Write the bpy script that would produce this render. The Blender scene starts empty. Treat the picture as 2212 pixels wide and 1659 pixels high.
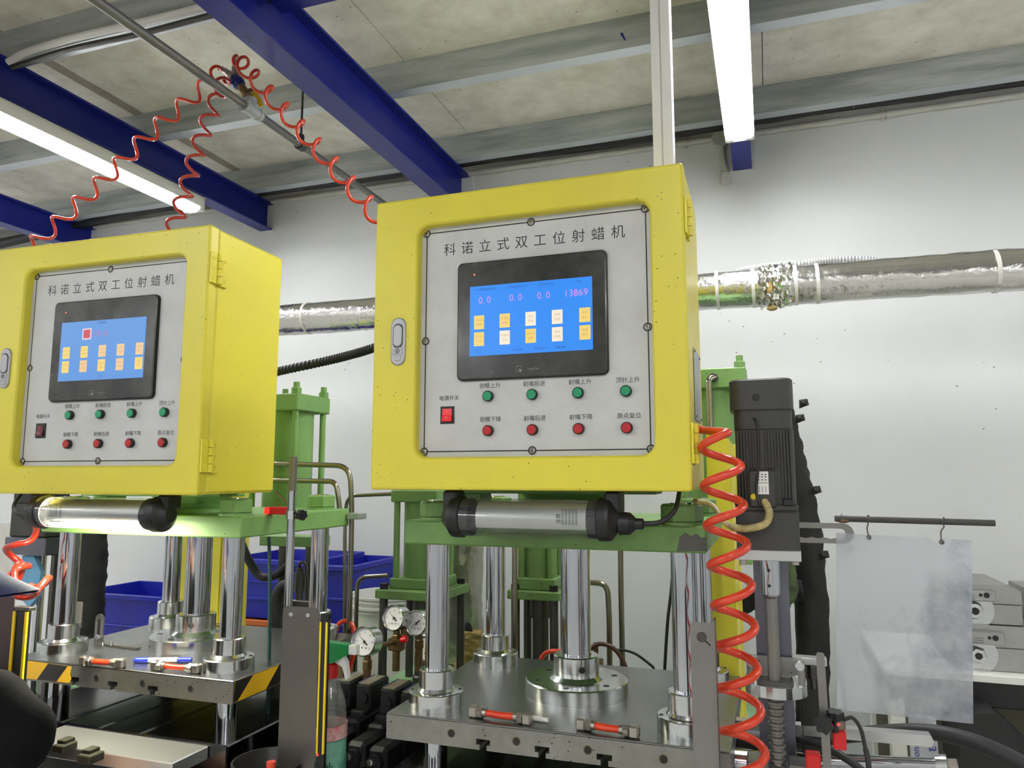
import bpy, bmesh, math, random
from mathutils import Vector, Matrix
random.seed(7)
R = math.radians
SC = bpy.context.scene
COL = SC.collection

# ------------------------------------------------------------------ camera
F, PITCH, YAW, HC = 1600.0, R(7.1), R(19.0), 1.5
cam = bpy.data.cameras.new('camera'); cam.sensor_fit = 'HORIZONTAL'; cam.sensor_width = 36.0
cam.lens = 36.0 * F / 2212.0; cam.clip_start = 0.02; cam.clip_end = 60
camo = bpy.data.objects.new('camera', cam); COL.objects.link(camo)
camo.location = (0, 0, HC); camo.rotation_euler = (R(90) + PITCH, 0, YAW)
SC.camera = camo
# ------------------------------------------------------------------ world and exposure
W = bpy.data.worlds.new('world'); SC.world = W; W.use_nodes = True
W.node_tree.nodes['Background'].inputs[0].default_value = (0.5, 0.5, 0.5, 1)
W.node_tree.nodes['Background'].inputs[1].default_value = 0.05
SC.view_settings.view_transform = 'Standard'; SC.view_settings.look = 'None'
SC.view_settings.gamma = 1.0; SC.view_settings.use_curve_mapping = False
EXPO = 1.55
SC.view_settings.exposure = EXPO
SCR = 0.95 / 2 ** EXPO       # screens keep their brightness whatever the exposure
TUBE_POWER = 30.0          # fluorescent tubes
LED_POWER = 90.0           # strip of the work lamp

# ------------------------------------------------------------------ surveying: photo pixel + one known coordinate -> point in the room
_f = Vector((-math.sin(YAW) * math.cos(PITCH), math.cos(YAW) * math.cos(PITCH), math.sin(PITCH)))
_r = Vector((math.cos(YAW), math.sin(YAW), 0)); _u = _r.cross(_f)
def at(x, y, Y=None, X=None, Z=None):
    d = _f + _r * ((x - 1106.0) / F) - _u * ((y - 829.5) / F)
    if Y is not None: t = Y / d.y
    elif X is not None: t = X / d.x
    else: t = (Z - HC) / d.z
    return Vector((0, 0, HC)) + d * t

# ------------------------------------------------------------------ materials
def lin(c):
    c = c / 255.0
    return c / 12.92 if c <= 0.04045 else ((c + 0.055) / 1.055) ** 2.4
def col(r, g, b): return (lin(r), lin(g), lin(b), 1.0)
MATS = {}
def mat(name, rgb, rough=0.5, metal=0.0, var=0.0, vscale=6.0, var_rgb=None, spots=0.0, spot_scale=60.0, spot_rgb=(40, 36, 25),
        bump=0.0, bscale=40.0, stretch=None, coat=0.0, rvar=0.0, spec=None):
    if name in MATS: return MATS[name]
    m = bpy.data.materials.new(name); m.use_nodes = True; MATS[name] = m
    nt = m.node_tree; N = nt.nodes; L = nt.links; p = N['Principled BSDF']
    p.inputs['Roughness'].default_value = rough; p.inputs['Metallic'].default_value = metal
    p.inputs['Coat Weight'].default_value = coat
    if spec is not None: p.inputs['Specular IOR Level'].default_value = spec
    base = col(*rgb); p.inputs['Base Color'].default_value = base
    if not (var or spots or bump or rvar): return m
    tc = N.new('ShaderNodeTexCoord'); src = tc.outputs['Object']
    if stretch:
        mp = N.new('ShaderNodeMapping'); mp.inputs['Scale'].default_value = stretch; L.new(src, mp.inputs[0]); src = mp.outputs[0]
    out = None
    if var:
        n = N.new('ShaderNodeTexNoise'); n.inputs['Scale'].default_value = vscale; n.inputs['Detail'].default_value = 6.0; n.inputs['Roughness'].default_value = 0.65
        L.new(src, n.inputs['Vector'])
        r = N.new('ShaderNodeValToRGB'); r.color_ramp.elements[0].position = 0.35; r.color_ramp.elements[1].position = 0.72
        L.new(n.outputs['Fac'], r.inputs[0])
        ml = N.new('ShaderNodeMath'); ml.operation = 'MULTIPLY'; ml.inputs[1].default_value = var; L.new(r.outputs[0], ml.inputs[0])
        mx = N.new('ShaderNodeMix'); mx.data_type = 'RGBA'; L.new(ml.outputs[0], mx.inputs['Factor'])
        mx.inputs['A'].default_value = base
        mx.inputs['B'].default_value = col(*(var_rgb or tuple(int(c * 0.6) for c in rgb)))
        out = mx.outputs['Result']
    if spots:
        v = N.new('ShaderNodeTexVoronoi'); v.inputs['Scale'].default_value = spot_scale; L.new(src, v.inputs['Vector'])
        n2 = N.new('ShaderNodeTexNoise'); n2.inputs['Scale'].default_value = spot_scale * 0.08; L.new(src, n2.inputs['Vector'])
        a = N.new('ShaderNodeMath'); a.operation = 'LESS_THAN'; L.new(v.outputs['Distance'], a.inputs[0]); a.inputs[1].default_value = 0.16 * spots
        b = N.new('ShaderNodeMath'); b.operation = 'GREATER_THAN'; L.new(n2.outputs['Fac'], b.inputs[0]); b.inputs[1].default_value = 0.52
        c = N.new('ShaderNodeMath'); c.operation = 'MULTIPLY'; L.new(a.outputs[0], c.inputs[0]); L.new(b.outputs[0], c.inputs[1])
        mx2 = N.new('ShaderNodeMix'); mx2.data_type = 'RGBA'; L.new(c.outputs[0], mx2.inputs['Factor'])
        if out: L.new(out, mx2.inputs['A'])
        else: mx2.inputs['A'].default_value = base
        mx2.inputs['B'].default_value = col(*spot_rgb); out = mx2.outputs['Result']
    if out: L.new(out, p.inputs['Base Color'])
    if bump or rvar:
        nb = N.new('ShaderNodeTexNoise'); nb.inputs['Scale'].default_value = bscale; nb.inputs['Detail'].default_value = 4.0
        L.new(src, nb.inputs['Vector'])
        if bump:
            bp = N.new('ShaderNodeBump'); bp.inputs['Strength'].default_value = bump; bp.inputs['Distance'].default_value = 0.004
            L.new(nb.outputs['Fac'], bp.inputs['Height']); L.new(bp.outputs[0], p.inputs['Normal'])
        if rvar:
            mr = N.new('ShaderNodeMapRange'); mr.inputs['To Min'].default_value = max(0.02, rough - rvar); mr.inputs['To Max'].default_value = min(1, rough + rvar)
            L.new(nb.outputs['Fac'], mr.inputs['Value']); L.new(mr.outputs[0], p.inputs['Roughness'])
    return m
def emit(name, rgb, strength):
    if name in MATS: return MATS[name]
    m = bpy.data.materials.new(name); m.use_nodes = True; MATS[name] = m
    p = m.node_tree.nodes['Principled BSDF']; p.inputs['Base Color'].default_value = (0.02, 0.02, 0.02, 1)
    p.inputs['Emission Color'].default_value = col(*rgb); p.inputs['Emission Strength'].default_value = strength
    p.inputs['Roughness'].default_value = 0.3
    return m
def clear(name, tint, haze, haze_rgb=(225, 228, 232), stain=None, gloss=0.06):
    """thin clear plastic: see-through, a little haze, a little gloss; stains with a shape of their own"""
    if name in MATS: return MATS[name]
    m = bpy.data.materials.new(name); m.use_nodes = True; MATS[name] = m
    nt = m.node_tree; N = nt.nodes; L = nt.links; N.remove(N['Principled BSDF']); o = N['Material Output']
    tr = N.new('ShaderNodeBsdfTransparent'); tr.inputs[0].default_value = col(*tint)
    df = N.new('ShaderNodeBsdfDiffuse'); df.inputs[0].default_value = col(*haze_rgb)
    tl = N.new('ShaderNodeBsdfTranslucent'); tl.inputs[0].default_value = col(*haze_rgb)
    ad = N.new('ShaderNodeMixShader'); ad.inputs[0].default_value = 0.5; L.new(df.outputs[0], ad.inputs[1]); L.new(tl.outputs[0], ad.inputs[2])
    m1 = N.new('ShaderNodeMixShader'); m1.inputs[0].default_value = haze; L.new(tr.outputs[0], m1.inputs[1]); L.new(ad.outputs[0], m1.inputs[2])
    if stain:
        tc = N.new('ShaderNodeTexCoord'); n = N.new('ShaderNodeTexNoise'); n.inputs['Scale'].default_value = 6.0; n.inputs['Detail'].default_value = 8.0; n.inputs['Roughness'].default_value = 0.7
        L.new(tc.outputs['Object'], n.inputs['Vector'])
        rp = N.new('ShaderNodeValToRGB'); rp.color_ramp.elements[0].position = 0.50; rp.color_ramp.elements[1].position = 0.76
        rp.color_ramp.elements[0].color = col(*haze_rgb); rp.color_ramp.elements[1].color = col(*stain)
        sp = N.new('ShaderNodeSeparateXYZ'); L.new(tc.outputs['Object'], sp.inputs[0])
        a1 = N.new('ShaderNodeMath'); a1.operation = 'MULTIPLY_ADD'; a1.inputs[1].default_value = 0.9; L.new(sp.outputs['X'], a1.inputs[0]); L.new(n.outputs['Fac'], a1.inputs[2])
        a2 = N.new('ShaderNodeMath'); a2.operation = 'MULTIPLY_ADD'; a2.inputs[1].default_value = -0.6; L.new(sp.outputs['Z'], a2.inputs[0]); L.new(a1.outputs[0], a2.inputs[2])
        a3 = N.new('ShaderNodeMath'); a3.operation = 'ADD'; a3.inputs[1].default_value = 0.09; L.new(a2.outputs[0], a3.inputs[0])
        L.new(a3.outputs[0], rp.inputs[0]); L.new(rp.outputs[0], df.inputs[0]); L.new(rp.outputs[0], tl.inputs[0])
    gl = N.new('ShaderNodeBsdfGlossy'); gl.inputs['Roughness'].default_value = 0.08
    fr = N.new('ShaderNodeLayerWeight'); fr.inputs[0].default_value = 0.35
    mu = N.new('ShaderNodeMath'); mu.operation = 'MULTIPLY_ADD'; mu.inputs[1].default_value = 0.35; mu.inputs[2].default_value = gloss; L.new(fr.outputs['Fresnel'], mu.inputs[0])
    m2 = N.new('ShaderNodeMixShader'); L.new(mu.outputs[0], m2.inputs[0]); L.new(m1.outputs[0], m2.inputs[1]); L.new(gl.outputs[0], m2.inputs[2])
    L.new(m2.outputs[0], o.inputs[0])
    return m
def stripes(name, a, b, scale, ang):
    if name in MATS: return MATS[name]
    m = mat(name, a, 0.35); nt = m.node_tree; N = nt.nodes; L = nt.links
    tc = N.new('ShaderNodeTexCoord'); mp = N.new('ShaderNodeMapping'); mp.inputs['Rotation'].default_value = (0, ang, 0)
    L.new(tc.outputs['Object'], mp.inputs[0]); w = N.new('ShaderNodeTexWave'); w.inputs['Scale'].default_value = scale; w.bands_direction = 'X'
    L.new(mp.outputs[0], w.inputs['Vector']); g = N.new('ShaderNodeMath'); g.operation = 'GREATER_THAN'; g.inputs[1].default_value = 0.5; L.new(w.outputs['Fac'], g.inputs[0])
    mx = N.new('ShaderNodeMix'); mx.data_type = 'RGBA'; mx.inputs['A'].default_value = col(*a); mx.inputs['B'].default_value = col(*b)
    L.new(g.outputs[0], mx.inputs['Factor']); L.new(mx.outputs['Result'], N['Principled BSDF'].inputs['Base Color'])
    return m

YELLOW = mat('yellow_paint', (216, 203, 58), 0.38, var=0.35, vscale=5, var_rgb=(186, 172, 66), spots=0.55, spot_scale=75, spot_rgb=(90, 78, 20))
YELLOW2 = mat('yellow_paint_clean', (222, 209, 58), 0.36, var=0.2, vscale=4, var_rgb=(204, 188, 60), spots=0.4, spot_scale=55, spot_rgb=(80, 70, 20))
GREEN = mat('green_paint', (126, 168, 94), 0.5, var=0.4, vscale=9, var_rgb=(98, 132, 74), spots=0.6, spot_scale=70, spot_rgb=(38, 42, 28))
GREEN_D = mat('green_paint_dark', (108, 146, 78), 0.5, var=0.6, vscale=8, var_rgb=(74, 98, 52), spots=0.7, spot_scale=60, spot_rgb=(34, 34, 24))  # darker green with stronger blotches and spots
GREEN_L = mat('pale_green_paint', (150, 190, 140), 0.55, var=0.4, vscale=12, var_rgb=(110, 140, 100), spots=0.7, spot_scale=50, spot_rgb=(50, 52, 40))
PANEL = mat('panel_film', (192, 192, 188), 0.42, var=0.4, vscale=13, var_rgb=(158, 157, 150), spots=0.35, spot_scale=110, spot_rgb=(95, 92, 84))
INK = mat('black_ink', (18, 17, 17), 0.5)
BLACK = mat('black_plastic', (15, 15, 16), 0.45, bump=0.05, bscale=200)
BLACK_D = mat('black_metal', (15, 15, 17), 0.5, var=0.3, vscale=20, var_rgb=(30, 29, 27))
BEZEL = mat('bezel_film', (38, 38, 37), 0.22, var=0.55, vscale=14, var_rgb=(84, 83, 76), rvar=0.12, bscale=25)
MOTOR = mat('motor_grey', (54, 53, 49), 0.5, var=0.2, vscale=20, var_rgb=(42, 40, 36))
CHROME = mat('chrome_rod', (186, 188, 193), 0.11, 1.0, var=0.25, vscale=18, var_rgb=(120, 122, 130), stretch=(1, 1, 0.05))
STEEL = mat('machined_steel', (208, 210, 210), 0.2, 1.0, var=0.3, vscale=9, var_rgb=(135, 136, 134), rvar=0.1, bscale=12)
STEEL_T = mat('table_steel', (142, 143, 140), 0.33, 1.0, var=0.35, vscale=5, var_rgb=(120, 121, 118), rvar=0.08, bscale=8)
STEEL_R = mat('rusty_edge_steel', (146, 144, 138), 0.42, 0.85, var=0.5, vscale=14, var_rgb=(100, 94, 84), spots=0.9, spot_scale=95, spot_rgb=(44, 38, 30))
STEEL_S = mat('stainless_sheet', (138, 135, 130), 0.38, 0.9, var=0.4, vscale=7, var_rgb=(108, 104, 98))
STEEL_D = mat('dark_steel', (92, 90, 86), 0.4, 0.85, var=0.5, vscale=16, var_rgb=(58, 54, 48))
STEEL_P = mat('bluish_steel', (112, 112, 120), 0.35, 0.9, var=0.5, vscale=6, var_rgb=(74, 74, 90))
TUBE_S = mat('hydraulic_tube', (150, 144, 130), 0.25, 1.0, var=0.3, vscale=25, var_rgb=(110, 102, 84))
GALV = mat('galvanised_steel', (192, 196, 193), 0.5, 0.3, var=0.85, vscale=9, var_rgb=(120, 126, 123), stretch=(0.25, 1, 2.5), rvar=0.1, bscale=20)
GALV_L = mat('galvanised_flange', (196, 202, 206), 0.45, 0.45, var=0.2, vscale=6, var_rgb=(168, 172, 176))
BLUE = mat('blue_beam_paint', (22, 33, 128), 0.33, var=0.25, vscale=4, var_rgb=(20, 26, 92), spec=0.35)
CEIL = mat('cement_board', (228, 224, 212), 0.9, var=0.75, vscale=8, var_rgb=(186, 178, 162), spots=0.5, spot_scale=22, spot_rgb=(160, 150, 134), bump=0.25, bscale=60)
STRIP = mat('joint_strip', (160, 148, 132), 0.85, var=0.4, vscale=8)
WALL = mat('white_wall', (218, 219, 217), 0.75, var=0.18, vscale=2.2, var_rgb=(182, 182, 178), spots=0.35, spot_scale=16, spot_rgb=(150, 148, 142), bump=0.12, bscale=14)
FLOOR = mat('concrete_floor', (206, 205, 200), 0.55, var=0.25, vscale=3)
PVC = mat('white_pvc', (222, 219, 212), 0.4, var=0.15, vscale=9, var_rgb=(196, 190, 178))
PVC_D = mat('wall_conduit_pvc', (196, 194, 186), 0.5, var=0.2, vscale=9)
PAINTW = mat('white_enamel', (228, 228, 220), 0.35)
ORANGE = mat('orange_hose', (214, 60, 28), 0.32, var=0.35, vscale=18, var_rgb=(172, 40, 22), coat=0.3)
ORANGE_D = mat('brick_red_hose', (176, 46, 28), 0.32, var=0.3, vscale=18, var_rgb=(130, 34, 22), coat=0.3)
RUBBER = mat('black_rubber', (20, 20, 21), 0.55, var=0.3, vscale=20, var_rgb=(50, 50, 50))
NICKEL = mat('nickel_fitting', (172, 166, 156), 0.32, 0.9, var=0.3, vscale=30, var_rgb=(136, 128, 116))
BRASS = mat('tarnished_brass', (120, 100, 66), 0.4, 0.8, var=0.5, vscale=25, var_rgb=(74, 60, 40))
FOIL = mat('foil_wrap', (214, 213, 208), 0.2, 1.0, var=0.3, vscale=9, var_rgb=(186, 182, 170), bump=1.0, bscale=34)
FOIL_Y = mat('dirty_foil_wrap', (182, 182, 170), 0.28, 0.9, var=0.6, vscale=7, var_rgb=(140, 136, 104), bump=1.0, bscale=26)
FOAM = mat('yellow_insulation', (176, 152, 92), 0.9, var=0.6, vscale=15, var_rgb=(84, 70, 44), bump=0.8, bscale=40)
BLACKWRAP = mat('black_foam_wrap', (20, 19, 19), 0.8, var=0.4, vscale=10, var_rgb=(34, 33, 31), bump=0.9, bscale=18)
CRATE_B = mat('blue_crate', (16, 28, 160), 0.42, var=0.2, vscale=5, var_rgb=(20, 30, 120))
CRATE_O = mat('orange_crate', (196, 100, 40), 0.45, var=0.2, vscale=5)
BUCKET = mat('white_bucket', (228, 228, 222), 0.4)
REDP = mat('red_plastic', (196, 24, 28), 0.35)
GREENP = mat('green_button', (20, 140, 92), 0.4)
REDB = mat('red_button', (170, 16, 22), 0.4)
DARKRED = mat('dark_red_rocker', (92, 20, 24), 0.3)
LATCH = mat('zinc_latch', (158, 158, 158), 0.38, 0.6)
ALU = mat('aluminium', (196, 196, 194), 0.34, 0.85, var=0.3, vscale=8, var_rgb=(166, 166, 164))
PLATE = mat('nameplate', (170, 172, 176), 0.4, 0.6, var=0.4, vscale=40)
TAPE = stripes('warning_tape', (214, 160, 30), (28, 26, 20), 5.2, R(40))
TAPE_Y = mat('yellow_tape', (224, 176, 34), 0.35)
TAPE_K = mat('black_tape', (30, 28, 24), 0.35)
YSTRIP = mat('yellow_sensor_edge', (240, 206, 30), 0.4)
CLOTH = mat('black_cloth', (13, 13, 15), 0.9, var=0.3, vscale=10, var_rgb=(22, 22, 25), spec=0.15, bump=0.4, bscale=60)
NAVY = mat('navy_cap', (30, 42, 84), 0.7, var=0.2, vscale=20)
SKIN = mat('skin', (196, 150, 124), 0.55)
HAIR = mat('hair', (24, 20, 18), 0.6)
MASKW = mat('white_mask', (222, 224, 226), 0.8)
CLEAR = clear('clear_tube', (244, 246, 244), 0.05)
CLEAR_B = clear('clear_bottle', (236, 238, 236), 0.10)
SHEET = clear('plastic_sheet', (238, 240, 243), 0.42, (232, 233, 236), (134, 138, 156), gloss=0.06)
DIAL = mat('gauge_dial', (226, 226, 224), 0.35)
GLOW = emit('tube_glow', (250, 252, 255), TUBE_POWER)
LEDON = emit('led_strip', (255, 248, 226), LED_POWER)
SCREEN_B = emit('screen_blue', (16, 138, 250), SCR)
SCREEN_B2 = emit('screen_blue_pale', (84, 150, 226), SCR * .95)
ICON_Y = emit('icon_yellow', (250, 214, 110), SCR)
ICON_W = emit('icon_pale', (252, 238, 214), SCR)
ICON_P = emit('icon_peach', (246, 206, 150), SCR * .95)
DIGIT = emit('digit_violet', (206, 150, 236), SCR)
DIGIT_R = emit('digit_rose', (206, 110, 170), SCR * .9)
SCR_INK = emit('screen_ink', (14, 70, 150), SCR)
ICON_INK = emit('icon_ink', (150, 120, 90), SCR)
REDLED = emit('red_led', (255, 40, 40), 1.2)
ORLED = emit('orange_led', (255, 120, 70), .7)
ROCKER_ON = emit('rocker_lit', (230, 14, 30), SCR * .9)

# ------------------------------------------------------------------ mesh building
class MB:
    def __init__(s): s.v = []; s.f = []; s.s = []
    def add(s, vs, fs, smooth=False, convex=False):
        o = len(s.v); vs = [Vector(v) for v in vs]
        if convex:
            c = sum(vs, Vector()) / len(vs); g = []
            for f in fs:
                a = vs[f[0]]; n = Vector()
                for i in range(1, len(f) - 1): n += (vs[f[i]] - a).cross(vs[f[i + 1]] - a)
                m = sum((vs[i] for i in f), Vector()) / len(f)
                g.append(f if n.dot(m - c) >= 0 else tuple(reversed(f)))
            fs = g
        s.v += vs; s.f += [tuple(i + o for i in f) for f in fs]; s.s += [smooth] * len(fs)
        return s
    def box(s, x0, x1, y0, y1, z0, z1, c=0.0, M=None):
        if x0 > x1: x0, x1 = x1, x0
        if y0 > y1: y0, y1 = y1, y0
        if z0 > z1: z0, z1 = z1, z0
        m = Vector(((x0 + x1) / 2, (y0 + y1) / 2, (z0 + z1) / 2)); h = Vector(((x1 - x0) / 2, (y1 - y0) / 2, (z1 - z0) / 2))
        c = min(c, min(h) * 0.9); S = (-1, 1); vs = []; idx = {}
        if c <= 0:
            for a in S:
                for b in S:
                    for d in S: idx[a, b, d] = len(vs); vs.append(Vector((a * h.x, b * h.y, d * h.z)))
            fs = []
            for a in S: fs += [tuple(idx[a, b, d] for b, d in ((-1, -1), (1, -1), (1, 1), (-1, 1)))]
            for b in S: fs += [tuple(idx[a, b, d] for a, d in ((-1, -1), (1, -1), (1, 1), (-1, 1)))]
            for d in S: fs += [tuple(idx[a, b, d] for a, b in ((-1, -1), (1, -1), (1, 1), (-1, 1)))]
        else:
            for a in S:
                for b in S:
                    for d in S:
                        for k in range(3):
                            q = Vector((a * (h.x - c), b * (h.y - c), d * (h.z - c))); q[k] += (a, b, d)[k] * c
                            idx[a, b, d, k] = len(vs); vs.append(q)
            fs = []; sq = ((-1, -1), (1, -1), (1, 1), (-1, 1))
            for a in S: fs += [tuple(idx[a, p, q, 0] for p, q in sq), tuple(idx[p, a, q, 1] for p, q in sq), tuple(idx[p, q, a, 2] for p, q in sq)]
            for a in S:
                for b in S:
                    fs += [(idx[a, b, -1, 0], idx[a, b, 1, 0], idx[a, b, 1, 1], idx[a, b, -1, 1]),
                           (idx[a, -1, b, 0], idx[a, 1, b, 0], idx[a, 1, b, 2], idx[a, -1, b, 2]),
                           (idx[-1, a, b, 1], idx[1, a, b, 1], idx[1, a, b, 2], idx[-1, a, b, 2])]
                    for d in S: fs.append((idx[a, b, d, 0], idx[a, b, d, 1], idx[a, b, d, 2]))
        vs = [v + m for v in vs]
        if M: vs = [M @ v for v in vs]
        return s.add(vs, fs, False, True)
    def cyl(s, p0, p1, r0, r1=None, n=20, caps=True, smooth=True, ph=0.0):
        p0 = Vector(p0); p1 = Vector(p1); r1 = r0 if r1 is None else r1
        ax = (p1 - p0).normalized(); a = ax.orthogonal().normalized()
        if abs(ax.z) > 0.99: a = Vector((1, 0, 0))
        b = ax.cross(a); A = []; B = []
        for i in range(n):
            t = 2 * math.pi * i / n + ph; d = a * math.cos(t) + b * math.sin(t); A.append(p0 + d * r0); B.append(p1 + d * r1)
        s.add(A + B, [(i, (i + 1) % n, n + (i + 1) % n, n + i) for i in range(n)], smooth)
        if caps:
            s.add(A, [tuple(reversed(range(n)))]); s.add(B, [tuple(range(n))])
        return s
    def hexa(s, c, r, h, ph=0.0, axis=(0, 0, 1)):
        c = Vector(c); ax = Vector(axis) * h
        s.cyl(c + ax * 0.08, c + ax * 0.88, r, n=6, smooth=False, ph=ph); s.cyl(c + ax * 0.88, c + ax, r, r * 0.9, n=6, smooth=False, ph=ph)
        return s.cyl(c, c + ax * 0.08, r * 0.92, r, n=6, smooth=False, ph=ph)
    def lathe(s, prof, o=(0, 0, 0), ax=(0, 0, 1), n=28, smooth=True):
        o = Vector(o); ax = Vector(ax).normalized(); a = ax.orthogonal().normalized()
        if abs(ax.z) > 0.99: a = Vector((1, 0, 0))
        b = ax.cross(a)
        D = [a * math.cos(2 * math.pi * i / n) + b * math.sin(2 * math.pi * i / n) for i in range(n)]
        for (r0, z0), (r1, z1) in zip(prof, prof[1:]):
            flat = abs(z1 - z0) < 1e-7
            if r0 < 1e-6:
                s.add([o + ax * z0] + [o + ax * z1 + d * r1 for d in D], [(0, 1 + (i + 1) % n, 1 + i) for i in range(n)], smooth and not flat)
            elif r1 < 1e-6:
                s.add([o + ax * z1] + [o + ax * z0 + d * r0 for d in D], [(0, 1 + i, 1 + (i + 1) % n) for i in range(n)], smooth and not flat)
            else:
                s.add([o + ax * z0 + d * r0 for d in D] + [o + ax * z1 + d * r1 for d in D],
                      [(i, (i + 1) % n, n + (i + 1) % n, n + i) for i in range(n)], smooth and not flat)
        return s
    def tube(s, pts, r, n=8, caps=True):
        pts = [Vector(p) for p in pts]; m = len(pts); rr = r if isinstance(r, (list, tuple)) else [r] * m
        T = [(pts[min(i + 1, m - 1)] - pts[max(i - 1, 0)]).normalized() for i in range(m)]
        a = T[0].orthogonal().normalized(); vs = []
        for i in range(m):
            a = (a - T[i] * a.dot(T[i])).normalized(); b = T[i].cross(a)
            vs += [pts[i] + (a * math.cos(2 * math.pi * k / n) + b * math.sin(2 * math.pi * k / n)) * rr[i] for k in range(n)]
        fs = [(i * n + k, i * n + (k + 1) % n, (i + 1) * n + (k + 1) % n, (i + 1) * n + k) for i in range(m - 1) for k in range(n)]
        s.add(vs, fs, True)
        if caps:
            s.add(vs[:n], [tuple(reversed(range(n)))]); s.add(vs[-n:], [tuple(range(n))])
        return s
    def prism(s, poly, d, h):
        """poly: closed loop of points; extruded by vector d*h; may be concave"""
        A = [Vector(p) for p in poly]; d = Vector(d) * h; B = [p + d for p in A]; n = len(A)
        s.add(A, [tuple(range(n))]); s.add(B, [tuple(reversed(range(n)))])
        return s.add(A + B, [(i, n + i, n + (i + 1) % n, (i + 1) % n) for i in range(n)])
    def ball(s, c, r, n=16, m=10, sc=(1, 1, 1)):
        c = Vector(c); vs = [c + Vector((0, 0, r * sc[2]))]
        for j in range(1, m):
            p = math.pi * j / m
            for i in range(n):
                t = 2 * math.pi * i / n; vs.append(c + Vector((r * sc[0] * math.sin(p) * math.cos(t), r * sc[1] * math.sin(p) * math.sin(t), r * sc[2] * math.cos(p))))
        vs.append(c - Vector((0, 0, r * sc[2]))); e = len(vs) - 1
        fs = [(0, 1 + i, 1 + (i + 1) % n) for i in range(n)] + [(e, 1 + (m - 2) * n + (i + 1) % n, 1 + (m - 2) * n + i) for i in range(n)]
        for j in range(m - 2):
            for i in range(n): fs.append((1 + j * n + i, 1 + (j + 1) * n + i, 1 + (j + 1) * n + (i + 1) % n, 1 + j * n + (i + 1) % n))
        return s.add(vs, fs, True)
    def mesh(s, name):
        me = bpy.data.meshes.new(name); me.from_pydata([tuple(v) for v in s.v], [], s.f)
        me.polygons.foreach_set('use_smooth', s.s); me.update(); return me

def wpos(o):
    return Vector() if o is None else Vector(o.location) + wpos(o.parent)
def obj(name, mb, m, parent=None, label=None, cat=None, group=None, kind=None):
    """one mesh object; the mesh is given in room coordinates"""
    me = mb if isinstance(mb, bpy.types.Mesh) else mb.mesh(name)
    if m is not None:
        me.materials.clear(); me.materials.append(m)
    o = bpy.data.objects.new(name, me); COL.objects.link(o)
    if parent is not None: o.parent = parent; o.location = -wpos(parent)
    tag(o, label, cat, group, kind)
    return o
def tag(o, label=None, cat=None, group=None, kind=None):
    if label: o['label'] = label
    if cat: o['category'] = cat
    if group: o['group'] = group
    if kind: o['kind'] = kind
    return o
def thing(name, loc, label, cat, group=None):
    o = bpy.data.objects.new(name, None); COL.objects.link(o); o.location = loc; o.empty_display_size = 0.05
    return tag(o, label, cat, group)
def rr(x0, x1, z0, z1, r, k=6):
    """rounded rectangle, counter-clockwise, k+1 points per corner"""
    P = []
    for cx, cz, a0 in ((x1 - r, z1 - r, 0), (x0 + r, z1 - r, 90), (x0 + r, z0 + r, 180), (x1 - r, z0 + r, 270)):
        for i in range(k + 1):
            a = R(a0 + 90 * i / k); P.append((cx + r * math.cos(a), cz + r * math.sin(a)))
    return P
def spline(pts, n=10):
    P = [Vector(p) for p in pts]; P = [P[0] * 2 - P[1]] + P + [P[-1] * 2 - P[-2]]; out = []
    for i in range(1, len(P) - 2):
        for j in range(n):
            t = j / n; a, b, c, d = P[i - 1:i + 3]
            out.append(0.5 * ((2 * b) + (c - a) * t + (2 * a - 5 * b + 4 * c - d) * t * t + (3 * b - a - 3 * c + d) * t ** 3))
    out.append(P[-2]); return out
def coil(pts, Rc, r, turns, n=8, per=18, ph=0.0, ramp=0.06, skip=0, lead=()):
    """a helical hose around a smooth centre line"""
    C = spline(pts, 24); L = [0.0]
    for a, b in zip(C, C[1:]): L.append(L[-1] + (b - a).length)
    tot = L[-1]; N = int(turns * per); out = []; j = 0; a = None
    for i in range(N + 1):
        s = tot * i / N
        while j < len(L) - 2 and L[j + 1] < s: j += 1
        t = (s - L[j]) / max(1e-9, L[j + 1] - L[j]); c = C[j].lerp(C[j + 1], t); T = (C[j + 1] - C[j]).normalized()
        a = T.orthogonal().normalized() if a is None else (a - T * a.dot(T)).normalized(); b = T.cross(a)
        u = i / N; amp = Rc * min(1, u / ramp, (1 - u) / ramp) if ramp else Rc
        w = 2 * math.pi * turns * u + ph
        out.append(c + (a * math.cos(w) + b * math.sin(w)) * amp)
    if skip or lead: out = spline(list(lead) + [out[skip], out[skip + 2]], 5)[:-6] + out[skip:]
    return MB().tube(out, r, n)
_tc = {}
def glyphs(txt, thin=0.0):
    k = (txt, thin)
    if k not in _tc:
        c = bpy.data.curves.new('txt', 'FONT'); c.body = txt; c.align_x = 'CENTER'; c.offset = thin; c.resolution_u = 3
        o = bpy.data.objects.new('txt', c); COL.objects.link(o); dg = bpy.context.evaluated_depsgraph_get()
        me = bpy.data.meshes.new_from_object(o.evaluated_get(dg))
        _tc[k] = ([v.co.copy() for v in me.vertices], [tuple(p.vertices) for p in me.polygons])
        bpy.data.objects.remove(o); bpy.data.curves.remove(c); bpy.data.meshes.remove(me)
    return _tc[k]
def text(mb, txt, o, size, ex=(1, 0, 0), ez=(0, 0, 1), thin=0.0, sx=1.0, vc=0.36):
    """flat print: txt centred on point o, along ex, upright along ez"""
    V, Fc = glyphs(txt, thin); o = Vector(o); ex = Vector(ex); ez = Vector(ez)
    mb.add([o + ex * (v.x * size * sx) + ez * ((v.y - vc) * size) for v in V], Fc)
    return mb

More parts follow.
